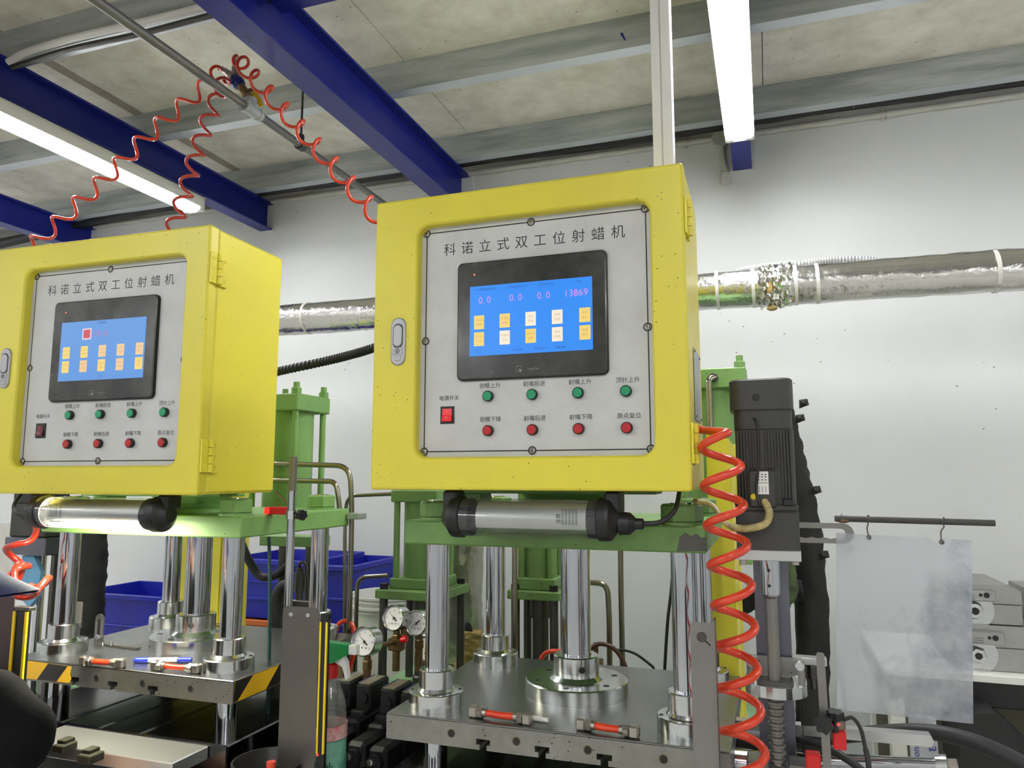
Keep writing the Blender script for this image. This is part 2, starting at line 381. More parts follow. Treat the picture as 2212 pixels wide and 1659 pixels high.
# ================================================================== the room
XL, XR, YF, YB, ZC = -6.0, 4.0, -4.0, 3.05, 2.995
obj('wall_back', MB().box(XL - .1, XR + .1, YB, YB + .12, 0, 3.2), WALL, kind='structure')
obj('wall_front', MB().box(XL - .1, XR + .1, YF - .12, YF, 0, 3.2), WALL, kind='structure')
obj('wall_left', MB().box(XL - .12, XL, YF, YB, 0, 3.2), WALL, kind='structure')
obj('wall_right', MB().box(XR, XR + .12, YF, YB, 0, 3.2), WALL, kind='structure')
obj('floor', MB().box(XL - .1, XR + .1, YF - .1, YB + .1, -.1, 0), FLOOR, kind='structure')
ceil = obj('ceiling', MB().box(XL - .1, XR + .1, YF - .1, YB + .1, ZC + .014, ZC + .1), STRIP, kind='structure')
seams = [-1.19 + 1.228 * k for k in range(-5, 6)]
for a, b in zip(seams, seams[1:]):
    g = .024 if abs(a + 2.418) < .05 else .0015; g2 = .024 if abs(b + 2.418) < .05 else .0015
    for y0, y1 in ((-4.0, -2.03), (-2.027, .408), (.411, 2.846), (2.849, 3.05)):
        obj('panel', MB().box(max(a + g, XL), min(b - g2, XR), y0, y1, ZC, ZC + .013), CEIL, ceil)

obj('joint_strip', MB().box(-2.418 - .0235, -2.418 + .0235, -4.0, 3.05, ZC - .0015, ZC + .012), STRIP, ceil)
# ceiling joists: cold-formed C channels across the beams, 0.605 m apart
jl = ['galvanised ceiling joist nearest the back wall, above the black cables', 'galvanised ceiling joist second from the back wall, with scratched web',
      'galvanised ceiling joist third from the back wall, with pale conduit along it', 'galvanised ceiling joist above the camera side of the room',
      'galvanised ceiling joist fifth from the back wall', 'galvanised ceiling joist sixth from the back wall']
for i, lab in enumerate(jl):
    y = 2.858 - .603 * i
    t = thing('ceiling_joist', (0, y, 2.883), lab, 'joist', 'galvanised joists under the ceiling boards')
    obj('web', MB().box(XL, XR, y, y + .003, 2.883, ZC), GALV, t)
    obj('bottom_flange', MB().box(XL, XR, y + .003, y + .05, 2.883, 2.886).box(XL, XR, y + .047, y + .05, 2.886, 2.90), GALV_L, t)
    obj('top_flange', MB().box(XL, XR, y + .003, y + .05, ZC - .003, ZC), GALV, t)
# blue roof beams (H 150 x 75) under the joists
bl = {-.052: 'blue steel beam behind the fluorescent light above the plain wall', -1.300: 'blue steel beam ending above the nearer yellow cabinet',
      -2.375: 'blue steel beam with a fluorescent light hung along its side', -3.56: 'blue steel beam at the far left, cut by the picture edge'}
for x, lab in bl.items():
    hf, zb_ = (.0455, 2.706) if x == -1.300 else (.0375, 2.743)
    t = thing('roof_beam', (x, 0, zb_), lab, 'beam', 'blue steel beams')
    obj('bottom_flange', MB().box(x - hf, x + hf, YF, YB, zb_, zb_ + .008, .002), BLUE, t)
    obj('web', MB().box(x - .003, x + .003, YF, YB, zb_ + .008, 2.875), BLUE, t)
    obj('top_flange', MB().box(x - hf, x + hf, YF, YB, 2.875, 2.883, .002), BLUE, t)
    obj('mortar', MB().prism([(x - hf - .012, YB - .004, zb_ - .008), (x + hf + .008, YB - .004, zb_ - .005), (x + hf + .018, YB - .004, 2.83), (x + hf + .012, YB - .004, 2.90), (x - hf - .012, YB - .004, 2.90)], (0, 1, 0), .004), WALL, t)
yc_ = at(695, 9, Z=2.80).y
obj('cross_beam', MB().box(-1.254, -.09, yc_ - .05, yc_, 2.80, 2.808, .001).box(-1.254, -.09, yc_ - .05, yc_ - .044, 2.808, 2.883, .001), BLUE, label='short blue cross beam at the top edge, right of the blue beam', cat='beam')
m = MB(); q = at(540, 86, Z=2.706); text(m, 'PG', (q.x, q.y, 2.7056), .034, ex=(0, 1, 0), ez=(1, 0, 0))
obj('embossed_mark', m, mat('beam_mark', (20, 26, 74), .5), next(o for o in bpy.data.objects if o.name.startswith('roof_beam') and abs(o.location.x + 1.300) < .01))  # embossed letters, the shade of their relief painted as darker blue
m = MB(); m.add([at(x, y, Y=2.2545) for x, y in ((1339, 72), (1345, 70), (1353, 88), (1348, 86))], [(0, 1, 2, 3)])
obj('paint_mark', m, BLUE, next(o for o in bpy.data.objects if o.name.startswith('ceiling_joist') and abs(o.location.y - 2.255) < .01))
# unseen girder added across the hall to shade the top of the back wall
PXG = -1.503
t = thing('shading_girder', (0, .60, 2.58), 'unseen blue girder added above the camera to shade the upper wall', 'beam')
obj('bottom_flange', MB().box(XL, XR, .52, .68, 2.580, 2.590, .002), BLUE, t)
for x_0, x_1 in ((XL, PXG - .016), (PXG + .016, XR)): obj('web', MB().box(x_0, x_1, .596, .604, 2.590, 2.743), BLUE, t)
# fluorescent battens: two in view, the rest of the hall's rows behind the camera
def batten(x, y0, y1, lab):
    t = thing('fluorescent_light', (x, (y0 + y1) / 2, 2.743), lab, 'light', 'fluorescent battens under the beams')
    obj('housing', MB().box(x - .047, x + .047, y0, y1, 2.708, 2.743, .004).box(x - .014, x + .014, y0 + .02, y1 - .02, 2.693, 2.708, .003)
        .box(x - .0495, x - .0475, y0, y1, 2.6905, 2.735).box(x + .0475, x + .0495, y0, y1, 2.6905, 2.735), PAINTW, t)  # thin side lips added to keep tube light off the upper wall
    for s in (-1, 1):
        obj('tube', MB().cyl((x + s * .031, y0 + .03, 2.690), (x + s * .031, y1 - .03, 2.690), .0135, n=14), GLOW, t)
        for y in (y0, y1):
            d = .03 if y == y0 else -.03
            obj('lamp_holder', MB().box(x + s * .031 - .016, x + s * .031 + .016, y, y + d, 2.672, 2.71, .006), PAINTW, t)
    for y in (y0, y1):
        obj('end_cap', MB().box(x - .0495, x + .0495, y - .004, y + .004, 2.676, 2.743, .002), PAINTW, t)  # end plates shaped deep to block light running along the tubes
batten(-.05, 1.40, 2.62, 'twin-tube fluorescent light at the top, above the plain white wall')
batten(-2.39, 1.36, 2.57, 'twin-tube fluorescent light shining behind the orange coil hoses')
for x, w in ((-4.7, 'at the left wall'), (-2.41, 'behind the left machine'), (-.05, 'behind the right machine'), (2.3, 'at the right wall')):
    for y, v in ((-.75, 'first'), (-3.0, 'second')):
        batten(x, y - .6, y + .6, 'twin-tube fluorescent light in the %s row behind the camera, %s' % (v, w))
batten(-4.7, 1.40, 2.62, 'twin-tube fluorescent light outside the picture on the left')
batten(2.3, 1.40, 2.62, 'twin-tube fluorescent light outside the picture on the right')

# white conduit along the wall with a junction box, a drop and couplings
t = thing('wall_conduit', (0, 3.035, 2.888), 'thin white plastic conduit running along the top of the wall', 'conduit')
cz = 2.888
obj('pipe', MB().cyl((XL, 3.034, cz), (-.13, 3.034, cz), .0125, n=12).cyl((-.05, 3.034, cz), (XR, 3.034, cz), .0125, n=12), PVC_D, t)
jb = at(1557, 300, Y=3.03)
obj('junction_box', MB().cyl((jb.x, 3.05, jb.z), (jb.x, 3.012, jb.z), .036, n=20), PVC_D, t)
e = at(1567, 385, Y=3.03)
obj('drop_pipe', MB().tube([(jb.x + .002, 3.034, jb.z - .03), ((jb.x + e.x) / 2, 3.034, (jb.z + e.z) / 2), (e.x, 3.034, e.z + .03)], .0125, 12), PVC_D, t)
obj('outlet', MB().lathe([(0, 0), (.016, .004), (.018, .02), (.018, .05), (.013, .058)], (e.x, 3.034, e.z - .028), n=16), PVC_D, t)
for px in (1180, 1474, 1805, 1930):
    q = at(px, 300, Y=3.034)
    obj('coupling', MB().cyl((q.x - .018, 3.034, cz), (q.x + .018, 3.034, cz), .0155, n=12), PVC_D, t)
for px in (1480, 1910):
    q = at(px, 290, Y=3.034)
    obj('clip', MB().box(q.x - .006, q.x + .006, 3.03, 3.05, cz - .02, cz + .03, .002), PVC_D, t)
# black cable bundle hung under the first joist
bp = [(-60, 540), (60, 512), (200, 478), (330, 450), (430, 436), (600, 408), (720, 392), (840, 376), (1020, 346), (1106, 334), (1250, 318), (1400, 296), (1500, 279), (1650, 254), (1800, 230), (1950, 210), (2100, 188), (2300, 160)]
obj('cable_bundle', MB().tube(spline([at(x, y, Y=2.93) for x, y in bp], 8), [.02 + .006 * math.sin(i * .37) for i in range((len(bp) - 1) * 8 + 1)], 10), RUBBER,
    label='bundle of black cables sagging along the wall top under the joist', cat='cable')
obj('black_conduit', MB().tube(spline([at(x, y + 6, Y=2.975) for x, y in bp], 8), .014, 8), RUBBER,
    label='second black cable sagging close to the wall behind the cable bundle', cat='cable')
tl = ['beside the blue beam', 'above the white trunking', 'over the silver duct at the picture edge', 'between the two blue beams', 'next to the left fluorescent light', 'at the end of the blue beam']
for (x, y), w in zip([(1112, 322), (1400, 287), (1840, 214), (645, 396), (250, 452), (842, 370)], tl):
    q = at(x, y, Y=2.93); m = MB()
    m.tube(spline([q + Vector((-.012, 0, .035)), q + Vector((.012, -.006, .02)), q + Vector((-.008, .004, .004)), q + Vector((.014, -.004, -.016)), q + Vector((.004, 0, -.034))], 6), .0028, 6)
    m.tube(spline([q + Vector((.0, 0, .03)), q + Vector((-.012, -.006, .01)), q + Vector((.012, .004, -.004)), q + Vector((-.006, -.004, -.03))], 6), .0026, 6)
    obj('wire_tie', m, ALU, label='twisted silver wire tie holding the black cables ' + w, cat='wire tie', group='wire ties on the cable bundle')
# pale conduit and dark pipe along the third joist
c1 = spline([at(18, 134, Y=1.625), at(60, 112, Y=1.628), at(160, 82, Y=1.632), at(300, 50, Y=1.632), at(430, 18, Y=1.632), at(640, -35, Y=1.632)], 8)
obj('ceiling_conduit', MB().tube(c1, .012, 10), PVC, label='white plastic conduit tied along the joist near the picture top', cat='conduit')
c2 = spline([at(26, 146, Y=1.62), at(150, 107, Y=1.63), at(300, 74, Y=1.63), at(430, 40, Y=1.63), at(640, -14, Y=1.63)], 8)
obj('ceiling_cable', MB().tube(c2, .0095, 10), STEEL_D, label='dark pipe running below the white conduit on the joist', cat='pipe')

# ------------------------------------------------------------------ compressed air line
PX, PZ = -1.503, 2.65
t = thing('air_pipe', (PX, 1.8, PZ), 'grey steel air pipe crossing under the ceiling towards the wall', 'pipe')
tee = at(536, 240, Z=PZ); ty = tee.y
obj('pipe', MB().cyl((PX, YF, PZ), (PX, ty - .03, PZ), .0135, n=14).cyl((PX, ty + .03, PZ), (PX, YB, PZ), .0135, n=14), mat('air_pipe_steel', (128, 126, 120), 0.5, 0.6, var=.4, vscale=12), t)
obj('tee', MB().cyl((PX, ty - .034, PZ), (PX, ty + .034, PZ), .0175, n=16).cyl((PX, ty - .04, PZ), (PX, ty - .026, PZ), .0205, n=16).cyl((PX, ty + .026, PZ), (PX, ty + .04, PZ), .0205, n=16)
    .cyl((PX, ty, PZ), (PX - .006, ty, PZ + .032), .0175, n=16).cyl((PX - .005, ty, PZ + .026), (PX - .007, ty, PZ + .038), .0205, n=16), GALV, t)
V0 = Vector((PX - .007, ty, PZ + .036)); vd = (at(500, 160, Y=ty) - V0).normalized()
t = thing('ball_valve', V0, 'dark brass ball valve with yellow lever and blue hose splitter on the air pipe', 'valve')
obj('nipple', MB().cyl(V0, V0 + vd * .016, .012, n=14), NICKEL, t)
obj('valve_body', MB().hexa(V0 + vd * .014, .0165, .016, axis=vd).cyl(V0 + vd * .028, V0 + vd * .05, .015, n=16).hexa(V0 + vd * .05, .0165, .014, axis=vd), BRASS, t)
st = V0 + vd * .04; sdir = Vector((.9, .2, .25)).normalized()
lv = obj('lever', MB().prism([st + sdir * .03, st + sdir * .032 + Vector((.012, 0, -.012)), st + sdir * .05 + Vector((.012, .01, -.055)), st + sdir * .046 + Vector((.0, .012, -.06)), st + sdir * .026 + Vector((-.002, 0, -.014))], (0, 1, 0), .004), mat('yellow_lever', (206, 172, 30), .45), t)
obj('lever_stem', MB().cyl(st, st + sdir * .03, .006, n=10).hexa(st + sdir * .026, .0085, .008, axis=sdir), BRASS, t)
V1 = V0 + vd * .062
obj('splitter', MB().lathe([(0, 0), (.014, 0), (.021, .012), (.023, .024), (.021, .036), (.014, .044), (0, .044)], V1, vd, 16), mat('blue_fitting', (34, 44, 110), .35, .3), t)
V2 = V1 + vd * .036
for q, n in ((at(478, 146, Y=ty - .02), 'coupler'), (at(508, 128, Y=ty + .01), 'coupler')):
    d = (q - V2); L_ = d.length; d.normalize()
    obj(n, MB().lathe([(0, 0), (.009, 0), (.009, L_ * .2), (.0125, L_ * .22), (.0125, L_ * .55), (.010, L_ * .58), (.010, L_ * .78), (.007, L_ * .8), (.006, L_), (0, L_)], V2, d, 14), NICKEL, t)
h = at(683, 308, Z=PZ)
t = thing('pipe_hanger', (PX, h.y, PZ), 'thin steel rod with clamp holding the grey air pipe', 'hanger')
obj('rod', MB().cyl((PX, h.y, PZ + .02), (PX, h.y, 2.995), .004, n=8), STEEL_D, t)
obj('clamp', MB().lathe([(.0145, -.012), (.0195, -.012), (.0195, .012), (.0145, .012)], (PX, h.y, PZ), (0, 1, 0), 16).box(PX - .008, PX + .008, h.y - .01, h.y + .01, PZ + .016, PZ + .04, .002), STEEL_D, t)
# coil hoses hung from the valve
a1 = at(473, 147, Y=ty - .02); a2 = at(487, 166, Y=ty - .02); a3 = at(510, 122, Y=ty + .01)
obj('coil_hose', coil([a1, at(455, 175, Y=1.75), at(330, 283, Y=1.70), at(215, 397, Y=1.66), at(100, 503, Y=1.62), at(10, 585, Y=1.60)], .0215, .0050, 11.2, ph=2.2), ORANGE,
    label='longest orange coil air hose, sweeping down behind the left yellow cabinet', cat='hose', group='coiled air hoses')
obj('coil_hose', coil([a2, at(470, 210, Y=1.76), at(433, 305, Y=1.74), at(402, 410, Y=1.72), at(372, 500, Y=1.70), at(355, 560, Y=1.69)], .0225, .0050, 9.5, ph=.5), ORANGE_D,
    label='dark red coil air hose hanging in front of the left blue beam', cat='hose', group='coiled air hoses')
obj('coil_hose', coil([a3, at(535, 152, Y=1.78), at(640, 268, Y=1.75), at(735, 375, Y=1.73), at(805, 455, Y=1.71), at(850, 510, Y=1.70)], .0235, .0050, 10.6, ph=3.6), ORANGE,
    label='orange coil air hose running down to the right yellow cabinet', cat='hose', group='coiled air hoses')

# vertical white trunking onto the near cabinet
t = thing('trunking_duct', (-.169, 1.41, 2.038), 'white plastic cable trunking rising from the right cabinet to the ceiling', 'trunking')
obj('channel', MB().box(-.188, -.150, 1.392, 1.43, 2.038, ZC, .002), PVC, t)
obj('cover', MB().box(-.187, -.1705, 1.389, 1.392, 2.038, ZC, .001).box(-.1685, -.151, 1.389, 1.392, 2.038, ZC, .001), PVC, t)

# ------------------------------------------------------------------ silver duct along the wall
DY, DR = 2.45, .06
def dz(x): return 2.100 + (-.011) * x
t = thing('insulated_duct', (0, DY, 2.1), 'silver foil insulated duct running along the wall behind the cabinets', 'duct')
n = 26; m = MB(); vs = []; xs = [XL + i * .04 for i in range(int((XR - XL) / .04) + 1)]
rnd = random.Random(3)
for x in xs:
    for k in range(n):
        a = 2 * math.pi * k / n; r = DR * (1 + .03 * math.sin(3 * a + x * 4) + rnd.uniform(-.032, .032) + .03 * math.sin(x * 2.3))
        vs.append((x, DY + r * math.cos(a), dz(x) + r * math.sin(a)))
m.add(vs, [(i * n + k, (i + 1) * n + k, (i + 1) * n + (k + 1) % n, i * n + (k + 1) % n) for i in range(len(xs) - 1) for k in range(n)], True)
obj('foil_wrap', m, FOIL, t)
for px in (670, 1551, 1628, 1719, 1766, 2152):
    q = at(px, 640, Y=DY)
    obj('strap', MB().lathe([(DR * 1.0, -.005), (DR * 1.06, -.005), (DR * 1.06, .005), (DR * 1.0, .005)], (q.x, DY, dz(q.x)), (1, 0, .02), 26), PVC, t)
q0 = at(1640, 640, Y=DY).x; q1 = at(1712, 640, Y=DY).x
m = MB(); vs = []; nx = 14
for i in range(nx + 1):
    for k in range(30):
        a = 2 * math.pi * k / 30; x = q0 + (q1 - q0) * i / nx; e_ = .1 if 0 < i < nx else 0
        r = DR * (1.05 + rnd.uniform(-e_, e_ * 2.2)); vs.append((x + rnd.uniform(-.004, .004), DY + r * math.cos(a), dz(x) + r * math.sin(a)))
m.add(vs, [(i * 30 + k, (i + 1) * 30 + k, (i + 1) * 30 + (k + 1) % 30, i * 30 + (k + 1) % 30) for i in range(nx) for k in range(30)], False)
obj('crumpled_patch', m, FOIL, t, label='crumpled torn foil patch')
obj('torn_insulation', MB().ball(at(1662, 622, Y=DY - .064), .016, 10, 8, (.6, .3, 1.2)).ball(at(1668, 666, Y=DY - .03), .014, 8, 6, (1.2, .8, .6)), FOAM, t)
gh = spline([at(1590, 588, Y=DY + .03), at(1660, 576, Y=DY + .03), at(1740, 570, Y=DY + .03), at(1800, 562, Y=DY + .03), at(1870, 562, Y=DY + .03), at(1930, 572, Y=DY + .03)], 40)
obj('corrugated_hose', MB().tube(gh, [.0125 + .0018 * math.sin(i * 1.57) for i in range(len(gh))], 10), mat('grey_hose', (150, 150, 150), .5),
    label='thin grey corrugated hose lying on top of the silver duct', cat='hose')
bh = spline([at(560, 812, Y=1.95), at(612, 800, Y=1.95), at(700, 781, Y=1.95), at(760, 766, Y=1.95), at(812, 750, Y=1.95), at(900, 716, Y=1.95)], 44)
obj('corrugated_hose', MB().tube(bh, [.0135 + .0013 * math.sin(i * 1.57) for i in range(len(bh))], 12), RUBBER,
    label='black corrugated hose stretched between the two yellow cabinets', cat='hose')

# ================================================================== control cabinets
def loopface(mb, poly, y, rev=False):
    vs = [(x, y, z) for x, z in poly]
    mb.add(vs, [tuple(range(len(vs)))] if rev else [tuple(reversed(range(len(vs))))])
def plate_xz(poly, y0, y1, inset=0.0, k=0.0):
    """solid plate in the x-z plane, front at y0 (towards the camera), with a chamfer"""
    m = MB(); n = len(poly); cx = sum(p[0] for p in poly) / n; cz_ = sum(p[1] for p in poly) / n
    hx = max(abs(p[0] - cx) for p in poly); hz = max(abs(p[1] - cz_) for p in poly)
    fr = [(cx + (x - cx) * (1 - inset / hx), cz_ + (z - cz_) * (1 - inset / hz)) for x, z in poly]
    A = [(x, y0, z) for x, z in fr]; B = [(x, y0 + k, z) for x, z in poly]; C = [(x, y1, z) for x, z in poly]
    m.add(A, [tuple(range(n))])
    if k: m.add(A + B, [(i, n + i, n + (i + 1) % n, (i + 1) % n) for i in range(n)], True)
    else: B = A
    m.add(B + C, [(i, n + i, n + (i + 1) % n, (i + 1) % n) for i in range(n)], n > 12)
    m.add(C, [tuple(reversed(range(n)))])
    return m
def quad_xz(m, x0, x1, z0, z1, y): return m.add([(x0, y, z0), (x1, y, z0), (x1, y, z1), (x0, y, z1)], [(0, 1, 2, 3)])

def cabinet(dx, which):
    X = lambda u: u - .721 + dx
    Z = lambda v: v + 1.475
    PU = lambda u: X(.721 + (u - .721) * 1.0063)
    PV = lambda v: Z(.025 + (v - .025) * 1.0063)
    right = which == 'right'
    root = thing('control_cabinet', (X(.304), 1.37, 1.475), 'yellow control cabinet of the %s machine, its screen showing %s' % (('right', 'four violet numbers') if right else ('left', 'a red square button')), 'control cabinet', 'yellow control cabinets')
    x0, x1, z0, z1 = X(.006), X(.602), Z(0), Z(.5635)
    obj('body', MB().box(x0 + .001, x1 - .001, 1.2765, 1.508, z0 + .001, z1 - .001, .006), YELLOW2 if not right else YELLOW, root)
    # door: front frame with a rounded opening, folded edges
    m = MB(); inn = rr(X(.0934), X(.5465), Z(.056), Z(.5095), .026, 7); c = .005
    out = [];
    cor = ((x1 - c, z1 - c), (x0 + c, z1 - c), (x0 + c, z0 + c), (x1 - c, z0 + c))
    for i in range(len(inn)): out.append(cor[i // 8])
    n = len(inn); A = [(x, 1.25, z) for x, z in inn]; B = [(x, 1.25, z) for x, z in out]
    fs = []
    for i in range(n):
        j = (i + 1) % n
        fs.append((i, n + i, n + j, j) if out[i] != out[j] else (i, n + i, j))
    m.add(A + B, [tuple(reversed(f)) for f in fs])
    k = 5; O1 = rr(x0, x1, z0, z1, .006, 4)
    O0 = rr(x0 + c, x1 - c, z0 + c, z1 - c, .001, 4)
    Om = rr(x0 + .0015, x1 - .0015, z0 + .0015, z1 - .0015, .005, 4); nn = len(O1)
    ring = lambda P, Q, ya, yb, sm=True: m.add([(x, ya, z) for x, z in P] + [(x, yb, z) for x, z in Q], [(i, (i + 1) % len(P), len(P) + (i + 1) % len(P), len(P) + i) for i in range(len(P))], sm)
    ring(O0, Om, 1.25, 1.2512); ring(Om, O1, 1.2512, 1.2545); ring(O1, O1, 1.2545, 1.2745)
    I1 = rr(X(.0934) + .002, X(.5465) - .002, Z(.056) + .002, Z(.5095) - .002, .025, 7); I2 = rr(X(.0934) + .004, X(.5465) - .004, Z(.056) + .004, Z(.5095) - .004, .024, 7)
    ring(inn, I1, 1.25, 1.2515); ring(I1, I2, 1.2515, 1.255); ring(I2, I2, 1.255, 1.2745)
    m.add([(x, 1.2745, z) for x, z in O1], [tuple(range(nn))])
    obj('door', m, YELLOW, root)
    # white printed panel
    pl = obj('panel_plate', plate_xz(rr(X(.0975), X(.5425), Z(.060), Z(.5055), .022, 7), 1.2715, 1.2735), PANEL, root)
    y = 1.2712; m = MB()
    u0, u1, v0, v1 = PU(.1118), PU(.5342), PV(.0705), PV(.4922); w = .0011
    scr = [(PU(u), PV(v)) for u, v in ((.1112, .4922), (.3232, .4922), (.534, .4922), (.1118, .2805), (.5335, .2805), (.1122, .0705), (.3242, .0705), (.5348, .0705))]
    quad_xz(m, u0, u1, v0 - w, v0 + w, y); quad_xz(m, u0, u1, v1 - w, v1 + w, y)
    quad_xz(m, u0 - w, u0 + w, v0, v1, y); quad_xz(m, u1 - w, u1 + w, v0, v1, y)
    for sx, sz in scr:
        P = 22; m.add([(sx + r * math.cos(2 * math.pi * i / P), y - .0001, sz + r * math.sin(2 * math.pi * i / P)) for r in (.0079, .0058) for i in range(P)],
                      [(i, (i + 1) % P, P + (i + 1) % P, P + i) for i in range(P)])
    obj('border_line', m, INK, pl)
    for i, ch in enumerate('科诺立式双工位射蜡机'):
        if i == 0: m = MB()
        text(m, ch, (PU(.160 + .0361 * i), y, PV(.4558)), .0262, thin=-.002)
    obj('title', m, INK, pl)
    m = MB()
    for i, s_ in enumerate(('锁模上升', '射嘴前进', '射嘴上升', '顶针上升')): text(m, s_, (PU(.2432 + .0847 * i), y, PV(.1902)), .0106, thin=.002, sx=1.0)
    for i, s_ in enumerate(('锁模下降', '射嘴后退', '射嘴下降', '原点复位')): text(m, s_, (PU(.2442 + .0847 * i), y, PV(.1281)), .0106, thin=.002, sx=1.0)
    text(m, '电源开关', (PU(.1617), y, PV(.1700)), .0102, thin=.002, sx=1.0)
    obj('lettering', m, INK, pl)
    for sx, sz in scr:
        s_ = obj('panel_screw', MB().lathe([(.0052, 0), (.0048, .0015), (.003, .0026), (0, .003)], (sx, 1.2715, sz), (0, -1, 0), 14), NICKEL, root)
        quad = MB(); quad_xz(quad, sx - .0006, sx + .0006, sz - .003, sz + .003, 1.2684); quad_xz(quad, sx - .003, sx + .003, sz - .0006, sz + .0006, 1.2684)
        obj('screw_slot', quad, INK, s_)
    # touch screen
    b0, b1, c0, c1 = X(.1768), X(.4622), Z(.2030), Z(.4266)
    ts = obj('touch_screen', plate_xz(rr(b0, b1, c0, c1, .010, 5), 1.2630, 1.2735, .0022, .0015), BEZEL, root)
    obj('screen_edge', plate_xz(rr(b0 - .001, b1 + .0015, c0 - .002, c1 + .0005, .011, 5), 1.2672, 1.2738), BLACK, ts)
    d0, d1, e0, e1 = X(.2026), X(.4371), Z(.2464), Z(.3788); y = 1.2626
    m = MB(); quad_xz(m, d0, d1, e0, e1, y); obj('display', m, SCREEN_B if right else SCREEN_B2, ts)
    m = MB().lathe([(.0016, 0), (.0016, .0004), (0, .0006)], (X(.2112), 1.263, Z(.4019)), (0, -1, 0), 10); obj('power_indicator', m, ORLED, ts)
    SU = lambda u: X(.721 + (u - .721) * 1.0115); SV = lambda v: Z(.025 + (v - .025) * 1.0115)
    m = MB(); lx, lz = SU(.3048), SV(.2165); y2 = 1.2627
    for a, b_, cc, d in ((-.0055, .0055, .0045, .0052), (-.0055, -.0048, -.0052, .0052), (.0048, .0055, 0, .0052), (-.0055, 0, -.0052, -.0045)): quad_xz(m, lx + a, lx + b_, lz + cc, lz + d, y2)
    m.add([(lx + .0005, y2, lz + .0005), (lx + .006, y2, lz - .003), (lx + .002, y2, lz - .007), (lx - .0005, y2, lz - .003)], [(0, 1, 2, 3)])
    text(m, 'mcgsTpc', (lx + .027, y2, lz - .001), .0048, vc=.3, sx=1.3); obj('maker_logo', m, mat('logo_grey', (128, 128, 124), .5), ts)
    iy, ty_, y3 = SV(.3064), SV(.2751), 1.2623
    cols = [SU(u) for u in (.2270, .2772, .3267, .3762, .4264)]; hw, hh = .0100, .0130
    rows = [('液压泵', '故障', 0), ('热油泵', '故障', 0), ('注料', '异常', 1), ('射蜡', '异常', 1), ('待机', '指示', 0)], [('液压泵', '开关', 0), ('热油泵', '开关', 1), ('液压泵', '自停', 0), ('自动', '补蜡', 1), ('双模', '模式', 0)]
    ink = MB()
    for zc_, row in zip((iy, ty_), rows):
        for cx_, (a, b_, k_) in zip(cols, row):
            r_ = min(cx_ + hw, d1 - .0004)
            m = MB(); quad_xz(m, cx_ - hw, r_, zc_ - hh, zc_ + hh, 1.2624)
            text(m, a, (cx_, y3, zc_ + .0045), .0056, thin=-.01); text(m, b_, (cx_, y3, zc_ - .0040), .0056, thin=-.01)
            o = obj('icon', m, (ICON_W if k_ else ICON_Y) if right else (ICON_P if k_ or a == '待机' else ICON_Y), ts)
            o.data.materials.append(ICON_INK)
            for p in o.data.polygons[1:]: p.material_index = 1
    dig = MB(); ink = MB()
    if right:
        for u, s_ in ((.2379, '0. 0'), (.2984, '0. 0'), (.3510, '0. 0'), (.4108, '13869')): text(dig, s_, (SU(u), y3, SV(.3477)), .0180, vc=.34, sx=.92 if s_[0] == '0' else 1.0)
        for u, s_ in ((.2402, '一次射蜡时间(秒)'), (.3019, '二次射蜡时间(秒)'), (.3549, '冷却时间(秒)'), (.4147, '计数')): text(ink, s_, (SU(u), y3, SV(.3680)), .0056)
        for u, s_ in ((.226, '返 回'), (.302, '用户登录'), (.343, '射蜡参数'), (.382, '高级设置')): text(ink, s_, (SU(u), y3, SV(.2535 - .002)), .0050)
    else:
        text(dig, '35. 6', (SU(.319), y3, SV(.3455)), .0190, vc=.34, sx=1.1)
        text(ink, '射嘴温度', (SU(.322), y3, SV(.3690)), .0058)
        text(ink, '返 回', (SU(.325), y3, SV(.2510)), .0050)
        cx_, zc_ = SU(.2812), SV(.3460); m = MB(); quad_xz(m, cx_ - .0125, cx_ + .0125, zc_ - .0125, zc_ + .0125, 1.2624); quad_xz(m, cx_ - .0095, cx_ + .0095, zc_ - .0095, zc_ + .0095, 1.2621)
        o = obj('red_key', m, emit('key_frame', (236, 214, 222), SCR), ts); o.data.materials.append(emit('key_red', (196, 60, 84), SCR)); o.data.polygons[1].material_index = 1
    obj('numbers', dig, DIGIT if right else DIGIT_R, ts); obj('screen_lettering', ink, SCR_INK, ts)
    # push buttons
    for row, v, mm, nm in ((0, .1704, GREENP, 'green_push_button'), (1, .1073, REDB, 'red_push_button')):
        for i in range(4):
            bx, bz = PU((.2409 if row == 0 else .2412) + .0845 * i), PV(v)
            c_ = obj(nm, MB().lathe([(.0100, 0), (.0100, .0075), (.0090, .0085), (.0082, .0085)], (bx, 1.2715, bz), (0, -1, 0), 24), BLACK, root)
            obj('cap', MB().lathe([(.0084, .004), (.0084, .0092), (.0076, .0100), (0, .0102)], (bx, 1.2715, bz), (0, -1, 0), 24), mm, c_)
    # rocker switch
    s0, s1, t0, t1 = PU(.1450), PU(.1727), PV(.1219), PV(.1543)
    sw = obj('power_switch', plate_xz([(s0, t0), (s1, t0), (s1, t1), (s0, t1)], 1.2690, 1.272, .001, .001), BLACK, root)
    ym, y1_ = 1.2686, 1.2650; r0, r1 = s0 + .0045, s1 - .0045; q0, q1 = t0 + .0045, t1 - .0045; qm = (q0 + q1) / 2
    lo, hi = (1.2682, 1.2640) if not right else (1.2640, 1.2682)
    lo, hi = (1.2640, 1.2682)
